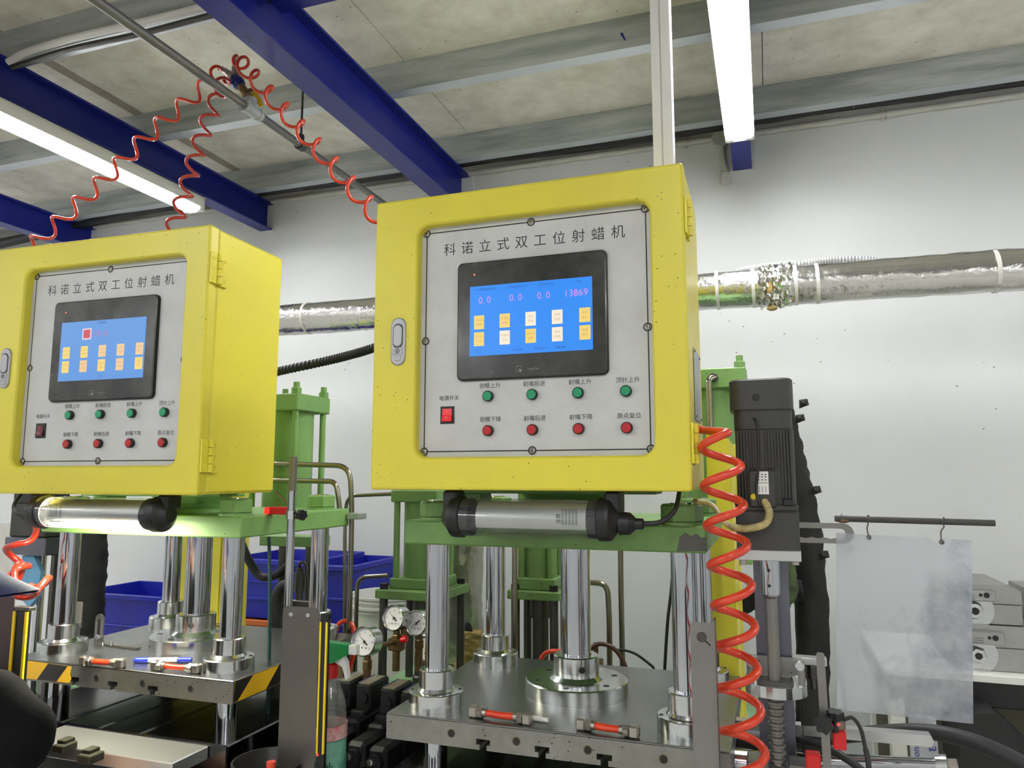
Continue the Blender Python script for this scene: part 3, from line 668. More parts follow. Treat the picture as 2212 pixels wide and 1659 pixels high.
    m = MB().add([(r0, lo, q0), (r1, lo, q0), (r1, 1.2676, qm), (r0, 1.2676, qm), (r0, hi, q1), (r1, hi, q1), (r0, 1.269, q0), (r1, 1.269, q0), (r0, 1.269, q1), (r1, 1.269, q1)],
                 [(0, 1, 2, 3), (3, 2, 5, 4), (6, 7, 1, 0), (0, 3, 4, 8, 6), (7, 9, 5, 2, 1)])
    rk = obj('rocker', m, DARKRED if not right else ROCKER_ON, sw)
    m = MB(); cx_ = (r0 + r1) / 2
    m.add([(cx_ + r * math.cos(2 * math.pi * i / 14), 1.2650, qm - .0055 + r * math.sin(2 * math.pi * i / 14)) for r in (.0026, .0019) for i in range(14)], [(i, (i + 1) % 14, 14 + (i + 1) % 14, 14 + i) for i in range(14)])
    quad_xz(m, cx_ - .0004, cx_ + .0004, qm + .003, qm + .008, 1.2664)
    obj('rocker_marks', m, mat('rocker_mark', (230, 150, 150), .5), sw)
    # latch
    l0, l1, w0, w1 = X(.0461), X(.0765), Z(.2345), Z(.3268)
    la = obj('latch', plate_xz(rr(l0, l1, w0, w1, .0148, 8), 1.2462, 1.2502, .002, .0015), LATCH, root)
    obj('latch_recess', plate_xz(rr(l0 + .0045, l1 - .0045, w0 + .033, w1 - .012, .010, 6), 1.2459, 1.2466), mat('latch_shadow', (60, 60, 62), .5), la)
    obj('latch_handle', plate_xz(rr(l0 + .0062, l1 - .0060, w0 + .036, w1 - .0145, .0085, 6), 1.2438, 1.2462, .001, .001), LATCH, la)
    obj('lock_plate', plate_xz([(l0 + .005, w0 + .021), (l1 - .005, w0 + .021), (l1 - .005, w0 + .034), (l0 + .005, w0 + .034)], 1.2450, 1.2466, .0006, .0006), LATCH, la)
    cx_, cz_ = (l0 + l1) / 2, w0 + .0275
    obj('keyhole', MB().lathe([(.0048, 0), (.0048, .0004), (.0038, .0004), (.0038, 0)], (cx_, 1.245, cz_), (0, -1, 0), 14).box(cx_ - .0008, cx_ + .0008, 1.2445, 1.245, cz_ - .0028, cz_ + .0028), INK, la)
    obj('release_button', plate_xz([(cx_ - .0085, w0 + .0185), (cx_ - .0055, w0 + .008), (cx_ + .0055, w0 + .008), (cx_ + .0085, w0 + .0185)], 1.2452, 1.2466, .0008, .0008), LATCH, la)
    # hinges on the side
    xs = x1
    for (p0, p1) in (((456, 540), (452.6, 605)), ((436, 936), (434.6, 1007))):
        zt, zb = at(*p0, X=-1.108).z, at(*p1, X=-1.108).z
        hg = obj('hinge', MB().box(xs, xs + .0042, 1.2522, 1.2715, zb, zt, .0008).box(xs, xs + .0042, 1.2835, 1.3035, zb - .002, zt - .002, .0008), YELLOW2, root)
        hh_ = (zt - zb) / 4
        for i in range(4):
            obj('knuckle', MB().cyl((xs + .0048, 1.2775, zb + hh_ * i + .0006), (xs + .0048, 1.2775, zb + hh_ * (i + 1) - .0006), .0062, n=14), YELLOW2, hg)
        for yy in (1.2605, 1.2945):
            for i in range(3):
                zz = zb + (zt - zb) * (.17 + .33 * i)
                obj('hinge_screw', MB().lathe([(.0046, 0), (.0046, .0007), (.0034, .001), (0, .001)], (xs + .0042, yy, zz), (1, 0, 0), 12)
                    .box(xs + .0050, xs + .0055, yy - .002, yy + .002, zz - .0004, zz + .0004).box(xs + .0050, xs + .0055, yy - .0004, yy + .0004, zz - .002, zz + .002), YELLOW2, hg)
    if right:
        a = at(1496, 735, X=xs); b_ = at(1517, 855, X=xs)
        np_ = obj('nameplate', MB().box(xs, xs + .0012, 1.345, 1.455, 1.60, 1.73), PLATE, root)
        for yy in (1.351, 1.449):
            for zz in (1.606, 1.724): obj('rivet', MB().lathe([(.003, 0), (.0024, .0014), (0, .002)], (xs + .001, yy, zz), (1, 0, 0), 10), INK, np_)
    return root
cabinet(0.0, 'right')
cl_ = cabinet(-.989, 'left')
# the left cabinet sits turned by 1.7 degrees and a little lower on its press
_a = R(1.71); _pv = Vector((-.119, 1.25, 0)); _d = Vector(cl_.location) - Vector((-.989, 0, 0)) - _pv
cl_.location = _pv + Vector((_d.x * math.cos(_a) - _d.y * math.sin(_a), _d.x * math.sin(_a) + _d.y * math.cos(_a), _d.z)) + Vector((-.966, -.037, -.013))
cl_.rotation_euler = (0, 0, _a)

# ================================================================== wax presses: four columns, fixed head, moving table
CXS, CYS = (-.641, -.153), (1.40, 1.74)
RAM = (-.398, 1.57)
def press(dx, zt, which):
    right = which == 'right'
    root = thing('press_frame', (RAM[0] + dx, RAM[1], 0), 'four-column %s press with green head plate and steel table, %s' % (('right', 'without striped tape') if right else ('left', 'striped tape on it')), 'press', 'wax presses')
    G = GREEN_D if right else GREEN
    hp = obj('head_plate', MB().box(-.70 + dx, -.108 + dx, 1.365, 1.81, 1.365, 1.412, .003), G, root)
    if right:
        ch = at(1500, 1165, Y=1.3645)
        pts = [(1462, 1191), (1468, 1160), (1480, 1150), (1492, 1158), (1505, 1152), (1515, 1162), (1530, 1160), (1533, 1191)]
        P = [at(x, y, Y=1.3646) for x, y in pts]
        obj('bare_patch', MB().add([(min(p.x, -.1085), 1.3646, max(p.z, 1.3665)) for p in P], [tuple(range(len(P)))]), STEEL_D, hp, label='bare metal where paint has chipped')
    for x in CXS:
        for y in CYS:
            x_ = x + dx
            co = obj('column', MB().lathe([(0, zt - .118), (.0233, zt - .118), (.0233, 1.372), (.0233, 1.44), (.0215, 1.452), (0, 1.452)], (x_, y, 0), n=32), CHROME, root)
            obj('column_nut', MB().cyl((x_, y, 1.412), (x_, y, 1.418), .037, n=28).hexa((x_, y, 1.418), .0385, .032, ph=.2), G, co)
            fl = obj('bushing', MB().lathe([(.0236, .062), (.0236, .070), (.0325, .070), (.034, .068), (.034, .036), (.038, .030), (.0525, .029), (.054, .0275), (.054, 0), (0, 0)], (x_, y, zt), n=40), STEEL, root)
            for k in range(4):
                a = R(20 + 90 * k); obj('bolt_hole', MB().lathe([(.0058, 0), (.0058, .0004), (0, .0004)], (x_ + .045 * math.cos(a), y + .045 * math.sin(a), zt + .0292), n=12), BLACK_D, fl)
    # moving table with T-slots underneath
    X0, X1, Y0, Y1, zb = -.71 + dx, -.078 + dx, 1.325, 1.815, zt - .047
    lo = [(X0, zb + .002), (X0 + .002, zb)]
    for sx in (-.512, -.40, -.288):
        c = sx + dx; lo += [(c - .0068, zb), (c - .0068, zb + .009), (c - .0135, zb + .009), (c - .0135, zb + .019), (c + .0135, zb + .019), (c + .0135, zb + .009), (c + .0068, zb + .009), (c + .0068, zb)]
    lo += [(X1 - .002, zb), (X1, zb + .002), (X1, zt - .0035), (X0, zt - .0035)]
    tb = obj('table', MB().prism([(x, Y0, z) for x, z in lo], (0, 1, 0), Y1 - Y0), STEEL_R, root)
    obj('table_top', MB().box(X0 + .0005, X1 - .0005, Y0 + .0005, Y1, zt - .0035, zt, .001), STEEL_T, tb)
    for hx in (-.575, -.448, -.317, -.187):
        sh_ = obj('side_hole', MB().lathe([(.0078, 0), (.0078, .0006), (.0064, .0008)], (hx + dx, Y0, zt - .024), (0, -1, 0), 16), BRASS if right else STEEL_S, tb)
        obj('hole_bore', MB().lathe([(.0064, 0), (0, 0)], (hx + dx + .0004, Y0 - .0007, zt - .0238), (0, -1, 0), 16), INK, tb)
    rm = obj('ram', MB().lathe([(0, zt + .05), (.0300, zt + .05), (.0312, zt + .066), (.0312, 1.368)], (RAM[0] + dx, RAM[1], 0), n=36), CHROME, root)
    rf = obj('ram_flange', MB().lathe([(.032, .078), (.044, .078), (.0475, .076), (.0475, .038), (.056, .030), (.104, .030), (.1065, .0275), (.1065, 0), (0, 0)], (RAM[0] + dx, RAM[1], zt), n=56), STEEL, root)
    for k in range(6):
        a = R(30 + 60 * k); obj('bolt_hole', MB().lathe([(.0065, 0), (.0065, .0005), (.005, .0005), (.005, .0003), (0, .0003)], (RAM[0] + dx + .083 * math.cos(a), RAM[1] + .083 * math.sin(a), zt + .030), n=14), BLACK_D, rf)
    a = R(-62); c = Vector((RAM[0] + dx + .0475 * math.cos(a), RAM[1] + .0475 * math.sin(a), zt + .056)); d = Vector((math.cos(a), math.sin(a), 0))
    obj('set_screw', MB().lathe([(.0066, -.001), (.0066, .0008), (.0045, .0008), (.0045, 0), (0, 0)], c, d, 14), BLACK_D, rf)
    # head cylinder under the cabinet and lower bed
    zk = 1.4748 if right else 1.4615
    obj('head_cylinder', MB().lathe([(.098, 1.412), (.098, 1.418), (.072, 1.420), (.076, 1.432), (.088, 1.445), (.108, zk - .008), (.112, zk - .001), (0, zk - .001)], (RAM[0] + dx, RAM[1] - .03, 0), n=36), G, root)
    obj('support_block', MB().box(-.62 + dx, -.20 + dx, 1.40, 1.49, zk - .0088, zk, .002).box(-.60 + dx, -.555 + dx, 1.42, 1.48, 1.412, zk - .0085, .002), G, root)
    zl = zt - .118
    lb = obj('lower_bed', MB().box(-.72 + dx, -.066 + dx, 1.30, 1.815, zl - .06, zl, .003), mat('bed_steel', (98, 98, 98), .14, 1.0, var=.3, vscale=4), root)
    for sx_ in (-.512, -.40, -.288): obj('bed_slot', MB().box(sx_ + dx - .006, sx_ + dx + .006, 1.2995, 1.815, zl - .002, zl + .0003), INK, lb)
    obj('bed_base', MB().box(-.70 + dx, -.13 + dx, 1.36, 1.80, 0, zl - .06, .006), mat('dark_base', (40, 42, 38), .6, var=.4, vscale=6), root)
    if not right:
        # striped warning tape on the table's corners
        a = MB(); y = Y0 - .0006
        z1, z0 = zt - .002, zt - .044; xa = X0 + .004; e_ = at(155, 1465, Y=Y0).x - xa
        a.add([(xa, y, z0), (xa + e_ - .006, y, z0 + .002), (xa + e_, y, z0 + .012), (xa + e_ - .005, y, z0 + .022), (xa + e_ - .001, y, z1 - .004), (xa, y, z1)], [tuple(range(6))])
        tp = obj('warning_tape', a, TAPE_Y, tb, label='yellow tape with a black stripe')
        obj('tape_stripe', MB().add([(xa + e_ - .105, y - .0003, z0 + .001), (xa + e_ - .045, y - .0003, z0 + .002), (xa + e_ - .014, y - .0003, z1 - .004), (xa + e_ - .074, y - .0003, z1 - .003)], [(0, 1, 2, 3)]), TAPE_K, tp)
        a = MB(); x = X1 + .0006
        a.add([(x, Y0 + .003, z0), (x, Y0 + .30, z0 + .001), (x, Y0 + .30, z1), (x, Y0 + .004, z1)], [(0, 1, 2, 3)])
        tp = obj('warning_tape', a, TAPE_Y, tb)
        for k in range(3):
            q = Y0 + .002 + .105 * k; q1 = q + (.0 if k == 0 else .0)
            obj('tape_stripe', MB().add([(x + .0003, q, z0 + .001), (x + .0003, q + (.012 if k == 0 else .05), z0 + .001), (x + .0003, q + (.06 if k == 0 else .095), z1), (x + .0003, q + (.003 if k == 0 else .045), z1)], [(0, 1, 2, 3)]), TAPE_K, tp)
    return root
ZT_R, ZT_L = 1.052, 1.078
press(0.0, ZT_R, 'right')
press(-.989, ZT_L, 'left')

# ------------------------------------------------------------------ tubular work lamps under the cabinets
def lamp(dx, y, z, xa, xb, lit, lab):
    """xa/xb: outer faces of the two end rings"""
    root = thing('work_lamp', ((xa + xb) / 2 + dx, y, z), lab, 'lamp', 'tubular work lamps')
    xa += dx; xb += dx; r = .034; ax = Vector((1, 0, 0))
    obj('clear_tube', MB().cyl((xa + .006, y, z), (xb - .006, y, z), r, n=40, caps=False), CLEAR, root)
    # half-round silver reflector inside
    n = 16; V = []
    for x in (xa + .05, xb - .035):
        for i in range(n + 1):
            a = R(-35 + 250 * i / n); V.append((x, y + .0295 * math.cos(a), z + .0295 * math.sin(a)))
    obj('reflector', MB().add(V, [(i, i + 1, n + 2 + i, n + 1 + i) for i in range(n)], True), ALU, root)
    obj('led_strip', MB().box(xa + .06, xb - .045, y - .0225, y + .0225, z - .017, z - .013), LEDON if lit else mat('led_off', (196, 190, 160), .4), root)
    for x, s in ((xa, 1), (xb, -1)):
        e = obj('end_cap', MB().lathe([(0, -.022), (.016, -.022), (.026, -.012), (.0365, -.004), (.0375, .002), (.0375, .016), (.0345, .018)], (x, y, z), (s, 0, 0), 32)
                .lathe([(.0338, .016), (.0338, .034), (.0325, .034)], (x, y, z), (s, 0, 0), 32), BLACK, root)
        obj('bracket', MB().box(x - s * .022, x + s * .006, y - .014, y + .03, z + .01, 1.474 if not lit else 1.4612, .004), BLACK, e)
    g = xb if not lit else xa; s = 1 if not lit else -1
    gl = obj('cable_gland', MB().lathe([(.02, 0), (.019, .018), (.012, .026), (.0095, .026), (.0095, .04), (.006, .042), (0, .042)], (g + s * .018, y, z - .006), (s, 0, 0), 18), BLACK, root)
    p = Vector((g + s * .058, y, z - .006))
    obj('cable', MB().tube(spline([p, p + Vector((s * .03, .005, .004)), p + Vector((s * .052, .02, .024)), p + Vector((s * .058, .05, .06))], 8), .0042, 8), RUBBER, gl)
    m = MB()
    text(m, '注意', (xb - .082, y - r - .0004, z + .002), .009, ex=(0, 0, 1), ez=(-1, 0, 0)) if not lit else text(m, 'DANTO', (xa + .1, y - r - .0004, z + .004), .008, ex=(0, 0, 1), ez=(-1, 0, 0))
    for k in range(5): text(m, '使用前请阅读说明', (xb - .074 + .006 * k if not lit else xa + .068 + .005 * k, y - r - .0002, z + .005), .0042, ex=(0, 0, 1), ez=(-1, 0, 0), sx=.8)
    obj('printed_notice', m, INK, root)
    return root
lamp(0, 1.283, 1.4255, at(985, 1118, Y=1.283).x, at(1316, 1118, Y=1.283).x, False, 'unlit tubular work lamp under the right cabinet')
lamp(0, 1.268, 1.4195, at(88, 1112, Y=1.268).x, at(352, 1112, Y=1.268).x, True, 'switched-on tubular work lamp under the left cabinet')

# ================================================================== hydraulic cylinders behind the presses
def ram_cylinder(cx, cy, h, zt, zb, rb, cap, lab, flange=None, legs=None, top_nuts=True, g=None, port=None):
    g = g or GREEN
    root = thing('hydraulic_cylinder', (cx, cy, zb if legs is None else legs), lab, 'cylinder', 'green hydraulic cylinders')
    obj('top_cap', MB().box(cx - h, cx + h, cy - h, cy + h, zt - cap, zt, .003), g, root)
    obj('bottom_cap', MB().box(cx - h, cx + h, cy - h, cy + h, zb, zb + cap * .85, .003), g, root)
    obj('barrel', MB().cyl((cx, cy, zb + cap * .8), (cx, cy, zt - cap + .002), rb, n=32, caps=False), g, root)
    k = h - .0155
    for sx in (-1, 1):
        for sy in (-1, 1):
            x, y = cx + sx * k, cy + sy * k
            tr = obj('tie_rod', MB().cyl((x, y, zb + .01), (x, y, zt + (.034 if top_nuts else -.01)), .0095, n=14), g, root)
            if top_nuts: obj('tie_nut', MB().hexa((x, y, zt), .0155, .018, ph=.3), g, tr)
    if flange:
        fh, ft = flange
        obj('flange_plate', MB().box(cx - fh, cx + fh, cy - fh, cy + fh, zb - ft, zb, .003), g, root)
        for sx in (-1, 1):
            for sy in (-1, 1):
                x, y = cx + sx * (fh - .02), cy + sy * (fh - .02)
                obj('flange_bolt', MB().cyl((x, y, zb), (x, y, zb + .016), .0125, n=16), BLACK_D, root)
                if legs is not None: obj('stand_rod', MB().cyl((x, y, legs), (x, y, zb - ft), .0125, n=16), STEEL_D, root)
        if legs is not None:
            obj('piston_rod', MB().lathe([(.030, legs), (.030, legs + .03), (.024, legs + .035), (.024, zb - ft - .06), (.030, zb - ft - .06), (.030, zb - ft)], (cx, cy, 0), n=24), STEEL_D, root)
    if port:
        for p, d in port: obj('port_fitting', MB().hexa(p, .0135, .02, axis=d), STEEL_D, root)
    return root
ram_cylinder(-1.378, 1.915, .0865, 1.742, 1.36, .072, .05, 'green tie-rod cylinder standing behind the left yellow cabinet', port=[(Vector((-1.43, 1.829, 1.705)), Vector((0, -1, 0)))])
ram_cylinder(-.148, 2.22, .0985, 1.80, 1.265, .082, .056, 'green tie-rod cylinder behind the dark motor and right cabinet', port=[(Vector((-.135, 2.122, 1.772)), Vector((0, -1, 0)))])
ram_cylinder(-1.018, 2.12, .0775, 1.458, 1.165, .062, .036, 'green cylinder with black bolted flange, behind the pressure gauges', flange=(.108, .027), legs=.87, top_nuts=False, g=GREEN_D)
ram_cylinder(-.655, 2.16, .0600, 1.56, 1.172, .050, .040, 'green cylinder seen behind the polished ram of the right press', flange=(.078, .025), legs=.87, top_nuts=False, g=GREEN_D)
# pale green beds the cylinders stand on
for x0, x1, w in ((-1.16, -.31, 'right'), (-2.30, -1.52, 'left')):
    obj('machine_bed', MB().box(x0, x1, 1.90, 2.335, .82, .87, .004).box(x0 + .05, x1 - .05, 1.95, 2.3, 0, .82, .004), GREEN_L, label='pale green steel bed behind the %s press' % w, cat='machine bed', group='pale green beds')
obj('rear_bed', MB().box(-.28, .028, 2.12, 2.60, .80, .86, .004).box(-.26, .01, 2.16, 2.56, 0, .80, .004), GREEN_L, label='pale green steel bed behind the lead screw at the right', cat='machine bed', group='pale green beds')

# lower green cross bar with the guide rods, left machine
t = thing('cross_bar', (-1.45, 2.05, 1.33), 'short green cross bar below the left head plate', 'bar')
a, b = at(560, 1160, Y=2.0), at(682, 1183, Y=2.0)
obj('bar', MB().box(a.x, b.x, 2.0, 2.08, b.z, b.z + .032, .002), GREEN, t)
for px in (607, 665):
    q = at(px, 1250, Y=2.03); obj('guide_rod', MB().cyl((q.x, 2.04, .87), (q.x, 2.04, b.z), .016, n=18), STEEL_D, t)
q = at(646, 1300, Y=1.97)
obj('air_filter', MB().cyl((q.x, 1.97, q.z - .03), (q.x, 1.97, q.z + .1), .011, n=14).cyl((q.x, 1.97, q.z + .03), (q.x, 1.97, q.z + .085), .0165, n=18).tube(spline([(q.x, 1.97, q.z + .1), (q.x + .004, 1.96, q.z + .115), (q.x + .02, 1.96, q.z + .118), (q.x + .024, 1.97, q.z + .09), (q.x + .024, 1.98, q.z - .03)], 8), .004, 8).box(q.x - .02, q.x + .045, 1.955, 1.985, q.z - .012, q.z + .006, .002), STEEL_D, label='small steel pneumatic cylinder with black hose behind the sensor post', cat='actuator')

# ------------------------------------------------------------------ bent stainless tubes
def pipe(pts, r, lab, m=TUBE_S, n=9):
    return obj('hydraulic_pipe', MB().tube(spline(pts, n), r, 10), m, label=lab, cat='pipe', group='bent steel hydraulic pipes')
def bent(pix, Y, r, lab, rad=.03):
    """polyline through photo points at depth Y, corners rounded"""
    P = [at(x, y, Y=(Y if not isinstance(Y, (list, tuple)) else Y[i])) for i, (x, y) in enumerate(pix)]; out = [P[0]]
    for i in range(1, len(P) - 1):
        a = (P[i - 1] - P[i]).normalized(); b = (P[i + 1] - P[i]).normalized(); d = min(rad, (P[i - 1] - P[i]).length * .45, (P[i + 1] - P[i]).length * .45)
        s0, s1 = P[i] + a * d, P[i] + b * d
        for k in range(7):
            u = k / 6; out.append(s0.lerp(P[i], u).lerp(P[i].lerp(s1, u), u))
    out.append(P[-1])
    return obj('hydraulic_pipe', MB().tube(out, r, 10), TUBE_S, label=lab, cat='pipe', group='bent steel hydraulic pipes')
bent([(560, 1001), (756, 1006), (760, 1100), (750, 1560)], [1.82, 1.82, 1.82, 1.86], .0075, 'steel pipe bending down, the upper of two beside the left cabinet', .045)
bent([(560, 1037), (725, 1040), (731, 1075), (736, 1130)], [1.80, 1.80, 1.80, 1.80], .0072, 'steel pipe bending down, the lower of two beside the left cabinet', .04)
bent([(846, 1067), (749, 1071), (745, 1140), (744, 1600)], 2.06, .0060, 'thin steel pipe from the green block under the right cabinet', .035)
bent([(838, 1243), (772, 1247), (770, 1320), (766, 1500)], 2.06, .0066, 'steel pipe bending down just left of the white bucket front', .035)
bent([(1255, 1258), (1312, 1260), (1316, 1330), (1318, 1520)], 2.10, .0078, 'steel pipe bending down behind the right side of the ram', .03)
bent([(1340, 1120), (1341, 1250), (1346, 1505)], 2.20, .0080, 'straight thin steel pipe against the wall, right of the ram')
bent([(1112, 1150), (1112, 1300), (1113, 1520)], 1.98, .0080, 'straight steel pipe in front of the small green cylinder')
bent([(1545, 815), (1531, 818), (1533, 870), (1536, 960), (1537, 1120)], [2.11, 2.09, 2.09, 2.09, 2.09], .0085, 'steel pipe from the green cylinder beside the cabinet side', .012)
bent([(596, 1062), (628, 1096), (640, 1110)], 1.75, .0045, 'short slanting thin rod below the left cabinet corner', .01)
t = thing('pipe_clamp', at(770, 1115, Y=1.80), 'small grey clamp block on the steel pipes beside the green head', 'clamp')
a, b = at(753, 1108, Y=1.80), at(778, 1122, Y=1.80); obj('clamp_block', MB().box(a.x, b.x, 1.79, 1.835, b.z, a.z, .002), ALU, t)

# ------------------------------------------------------------------ insulated branch pipes
def wrapped(pix, Y, r, m, lab, seed, rough=.05, n=20, per=10):
    rd = random.Random(seed); C = spline([at(x, y, Y=Y) for x, y in pix], per); mb = MB(); vs = []
    for i, c in enumerate(C):
        T = (C[min(i + 1, len(C) - 1)] - C[max(0, i - 1)]).normalized(); a = Vector((0, 1, 0)).cross(T).normalized(); b = T.cross(a)
        for k in range(n):
            w = 2 * math.pi * k / n; q = r * (1 + rd.uniform(-rough, rough) + .03 * math.sin(i * .5 + k)); vs.append(c + a * math.cos(w) * q + b * math.sin(w) * q)
    mb.add(vs, [(i * n + k, i * n + (k + 1) % n, (i + 1) * n + (k + 1) % n, (i + 1) * n + k) for i in range(len(C) - 1) for k in range(n)], True)
    mb.add(vs[:n], [tuple(range(n))]); mb.add(vs[-n:], [tuple(range(n))])
    return mb
t = thing('insulated_pipe', at(1752, 1470, Y=2.30), 'black foam wrapped pipe slanting down behind the dark motor', 'pipe', 'insulated branch pipes')
obj('foam_wrap', wrapped([(1640, 850), (1672, 862), (1696, 960), (1726, 1080), (1750, 1250), (1755, 1470), (1756, 1640)], 2.30, .0445, BLACKWRAP, '', 5, .07), BLACKWRAP, t)
rd = random.Random(9)
for x, y in ((1738, 872), (1730, 905), (1765, 1060), (1782, 1200)):
    q = at(x, y, Y=2.27); obj('loose_flap', MB().add([q + Vector((-.015, 0, -.014)), q + Vector((.012, -.004, -.004)), q + Vector((.008, 0, .014)), q + Vector((-.014, .004, .012)), q + Vector((-.005, -.016, 0))], [(0, 1, 4), (1, 2, 4), (2, 3, 4), (3, 0, 4)]), BLACKWRAP, t)
t = thing('insulated_pipe', at(1000, 1440, Y=2.30), 'torn foil insulated pipe with yellow foam behind the right press', 'pipe', 'insulated branch pipes')
obj('foil_wrap', wrapped([(1000, 1090), (999, 1200), (998, 1330), (995, 1425)], 2.42, .071, FOIL_Y, '', 6, .035), FOIL_Y, t)
m = wrapped([(1018, 1362), (1016, 1395), (1010, 1428), (1000, 1452)], 2.37, .036, FOAM, '', 8, .25)
obj('yellow_foam', m, FOAM, t)
obj('dark_hole', MB().ball(at(1010, 1364, Y=2.355), .020, 10, 8, (.9, .25, 1.5)), INK, t)
obj('foam_stub', wrapped([(992, 1420), (990, 1445), (985, 1480)], 2.42, .056, FOAM, '', 3, .12), mat('oily_foam', (92, 80, 60), .8, var=.6, vscale=14, var_rgb=(30, 26, 20), bump=.8, bscale=30), t)
t = thing('insulated_pipe', at(190, 1420, Y=2.40), 'black wrapped pipe behind the columns of the left press', 'pipe', 'insulated branch pipes')
obj('foam_wrap', wrapped([(200, 1090), (201, 1180), (196, 1290), (190, 1370), (188, 1450), (184, 1900)], 2.40, .054, BLACKWRAP, '', 12, .08), BLACKWRAP, t)
obj('insulated_duct_stub', wrapped([(1565, 1322), (1590, 1308), (1640, 1290), (1700, 1278), (1735, 1275)], 2.24, .028, BLACKWRAP, '', 14, .12), BLACKWRAP, label='black taped pipe bundle crossing behind the steel post', cat='pipe')
obj('mossy_hose', wrapped([(1693, 1190), (1700, 1240), (1702, 1275), (1690, 1300)], 2.20, .024, GREEN, '', 15, .12), mat('camouflage_wrap', (76, 92, 52), .7, var=.9, vscale=24, var_rgb=(24, 24, 18)), label='mottled dark green wrapped pipe beside the black pipe', cat='pipe')

# ------------------------------------------------------------------ yellow side cabinets
t = thing('yellow_side_cabinet', (-.115, 1.96, 0), 'narrow yellow steel cabinet standing behind the orange coil hose', 'cabinet', 'narrow yellow cabinets')
obj('body', MB().prism([(-.140, 1.835, 0), (-.140, 1.835, 1.600), (-.086, 1.835, 1.588), (-.086, 1.835, 0)], (0, 1, 0), .012), YELLOW2, t)
obj('side_panel', MB().box(-.0885, -.0865, 1.846, 2.09, 0, 1.585, .0005), YELLOW2, t)
obj('side_door', MB().box(-.0865, -.0840, 1.86, 2.075, .05, 1.52, .001), YELLOW2, t)
obj('edge_channel', MB().box(-.090, -.080, 2.088, 2.106, 0, 1.585, .002), YELLOW, t)
a, b = at(368, 1250, Y=2.02), at(492, 1250, Y=2.02)
t = thing('yellow_side_cabinet', ((a.x + b.x) / 2, 2.06, .87), 'yellow steel cabinet seen between the left press columns', 'cabinet', 'narrow yellow cabinets')
obj('body', MB().box(a.x, b.x, 2.02, 2.12, .87, 1.46, .003), YELLOW2, t)
obj('side_door', MB().box(a.x + .012, b.x - .03, 2.016, 2.02, .9, 1.44, .001), YELLOW2, t)

# ------------------------------------------------------------------ crates and bucket by the wall
def crate(x0, x1, y0, y1, z0, z1, m, lab):
    root = thing('plastic_crate', ((x0 + x1) / 2, (y0 + y1) / 2, z0), lab, 'crate', 'plastic crates by the wall')
    w = .004; tp = .02
    b = MB()
    # tapered shell of four walls and a floor
    O = [(x0, y0), (x1, y0), (x1, y1), (x0, y1)]; I = [(x0 + tp, y0 + tp), (x1 - tp, y0 + tp), (x1 - tp, y1 - tp), (x0 + tp, y1 - tp)]
    for i in range(4):
        j = (i + 1) % 4; c = Vector(((x0 + x1) / 2, (y0 + y1) / 2, 0))
        P = [Vector((*I[i], z0)), Vector((*I[j], z0)), Vector((*O[j], z1)), Vector((*O[i], z1))]
        n_ = ((P[1] - P[0]).cross(P[3] - P[0])).normalized() * -w
        b.add(P + [p + n_ for p in P], [(0, 1, 2, 3), (7, 6, 5, 4), (0, 4, 5, 1), (3, 2, 6, 7)])
    b.box(I[0][0], I[2][0], I[0][1], I[2][1], z0, z0 + .005)
    obj('shell', b, m, root)
    f = MB().box(x0 - .012, x1 + .012, y0 - .012, y0 + .004, z1 - .022, z1, .003).box(x0 - .012, x1 + .012, y1 - .004, y1 + .012, z1 - .022, z1, .003).box(x0 - .012, x0 + .004, y0, y1, z1 - .022, z1, .003).box(x1 - .004, x1 + .012, y0, y1, z1 - .022, z1, .003)
    obj('rim', f, m, root)
    h = z1 - z0
    for q in (.33, .62):
        k = tp * (1 - q)
        obj('rib', MB().box(x0 + k - .006, x1 - k + .006, y0 + k - .006, y0 + k + .004, z0 + h * q - .006, z0 + h * q + .006, .002).box(x1 - k - .004, x1 - k + .006, y0 + k, y1 - k, z0 + h * q - .006, z0 + h * q + .006, .002), m, root)
    return root
a = at(218, 1312, Y=2.62); b = at(352, 1296, Y=2.62)
crate(a.x - .15, b.x + .06, 2.62, 2.98, .62, b.z + .012, CRATE_B, 'blue plastic crate behind the left press table')
zo_ = at(590, 1342, Y=2.56).z
crate(-2.14, -1.74, 2.58, 2.98, zo_, 1.165, CRATE_B, 'blue plastic crate standing on the orange crate')
crate(-2.14, -1.74, 2.58, 2.98, .56, zo_ - .003, CRATE_O, 'orange plastic crate under a blue crate')
crate(-1.73, -1.575, 2.62, 3.0, .80, 1.148, CRATE_B, 'narrow blue plastic crate beside the white bucket')
obj('wall_bench', MB().box(-3.4, -1.2, 2.55, 3.03, .50, .55, .004).box(-3.35, -3.3, 2.6, 2.65, 0, .5).box(-1.3, -1.25, 2.6, 2.65, 0, .5).box(-3.35, -3.3, 2.95, 3.0, 0, .5).box(-1.3, -1.25, 2.95, 3.0, 0, .5), STEEL_D, label='low dark steel bench along the wall carrying the crates', cat='bench')
obj('crate_support', MB().box(-2.9, -2.3, 2.60, 3.0, .55, .62, .01), mat('cardboard', (150, 120, 84), .8), label='flat cardboard box under the blue crate on the bench', cat='box')
obj('crate_support', MB().box(-1.68, -1.56, 2.64, 3.0, .55, .80, .01), mat('cardboard', (150, 120, 84), .8), label='tall cardboard box under the narrow blue crate', cat='box')
bx, by = at(818, 1310, Y=2.40).x, 2.49
t = thing('bucket', (bx, by, .72), 'white plastic bucket behind the pressure gauges', 'bucket')
bz = at(800, 1312, Y=2.35).z
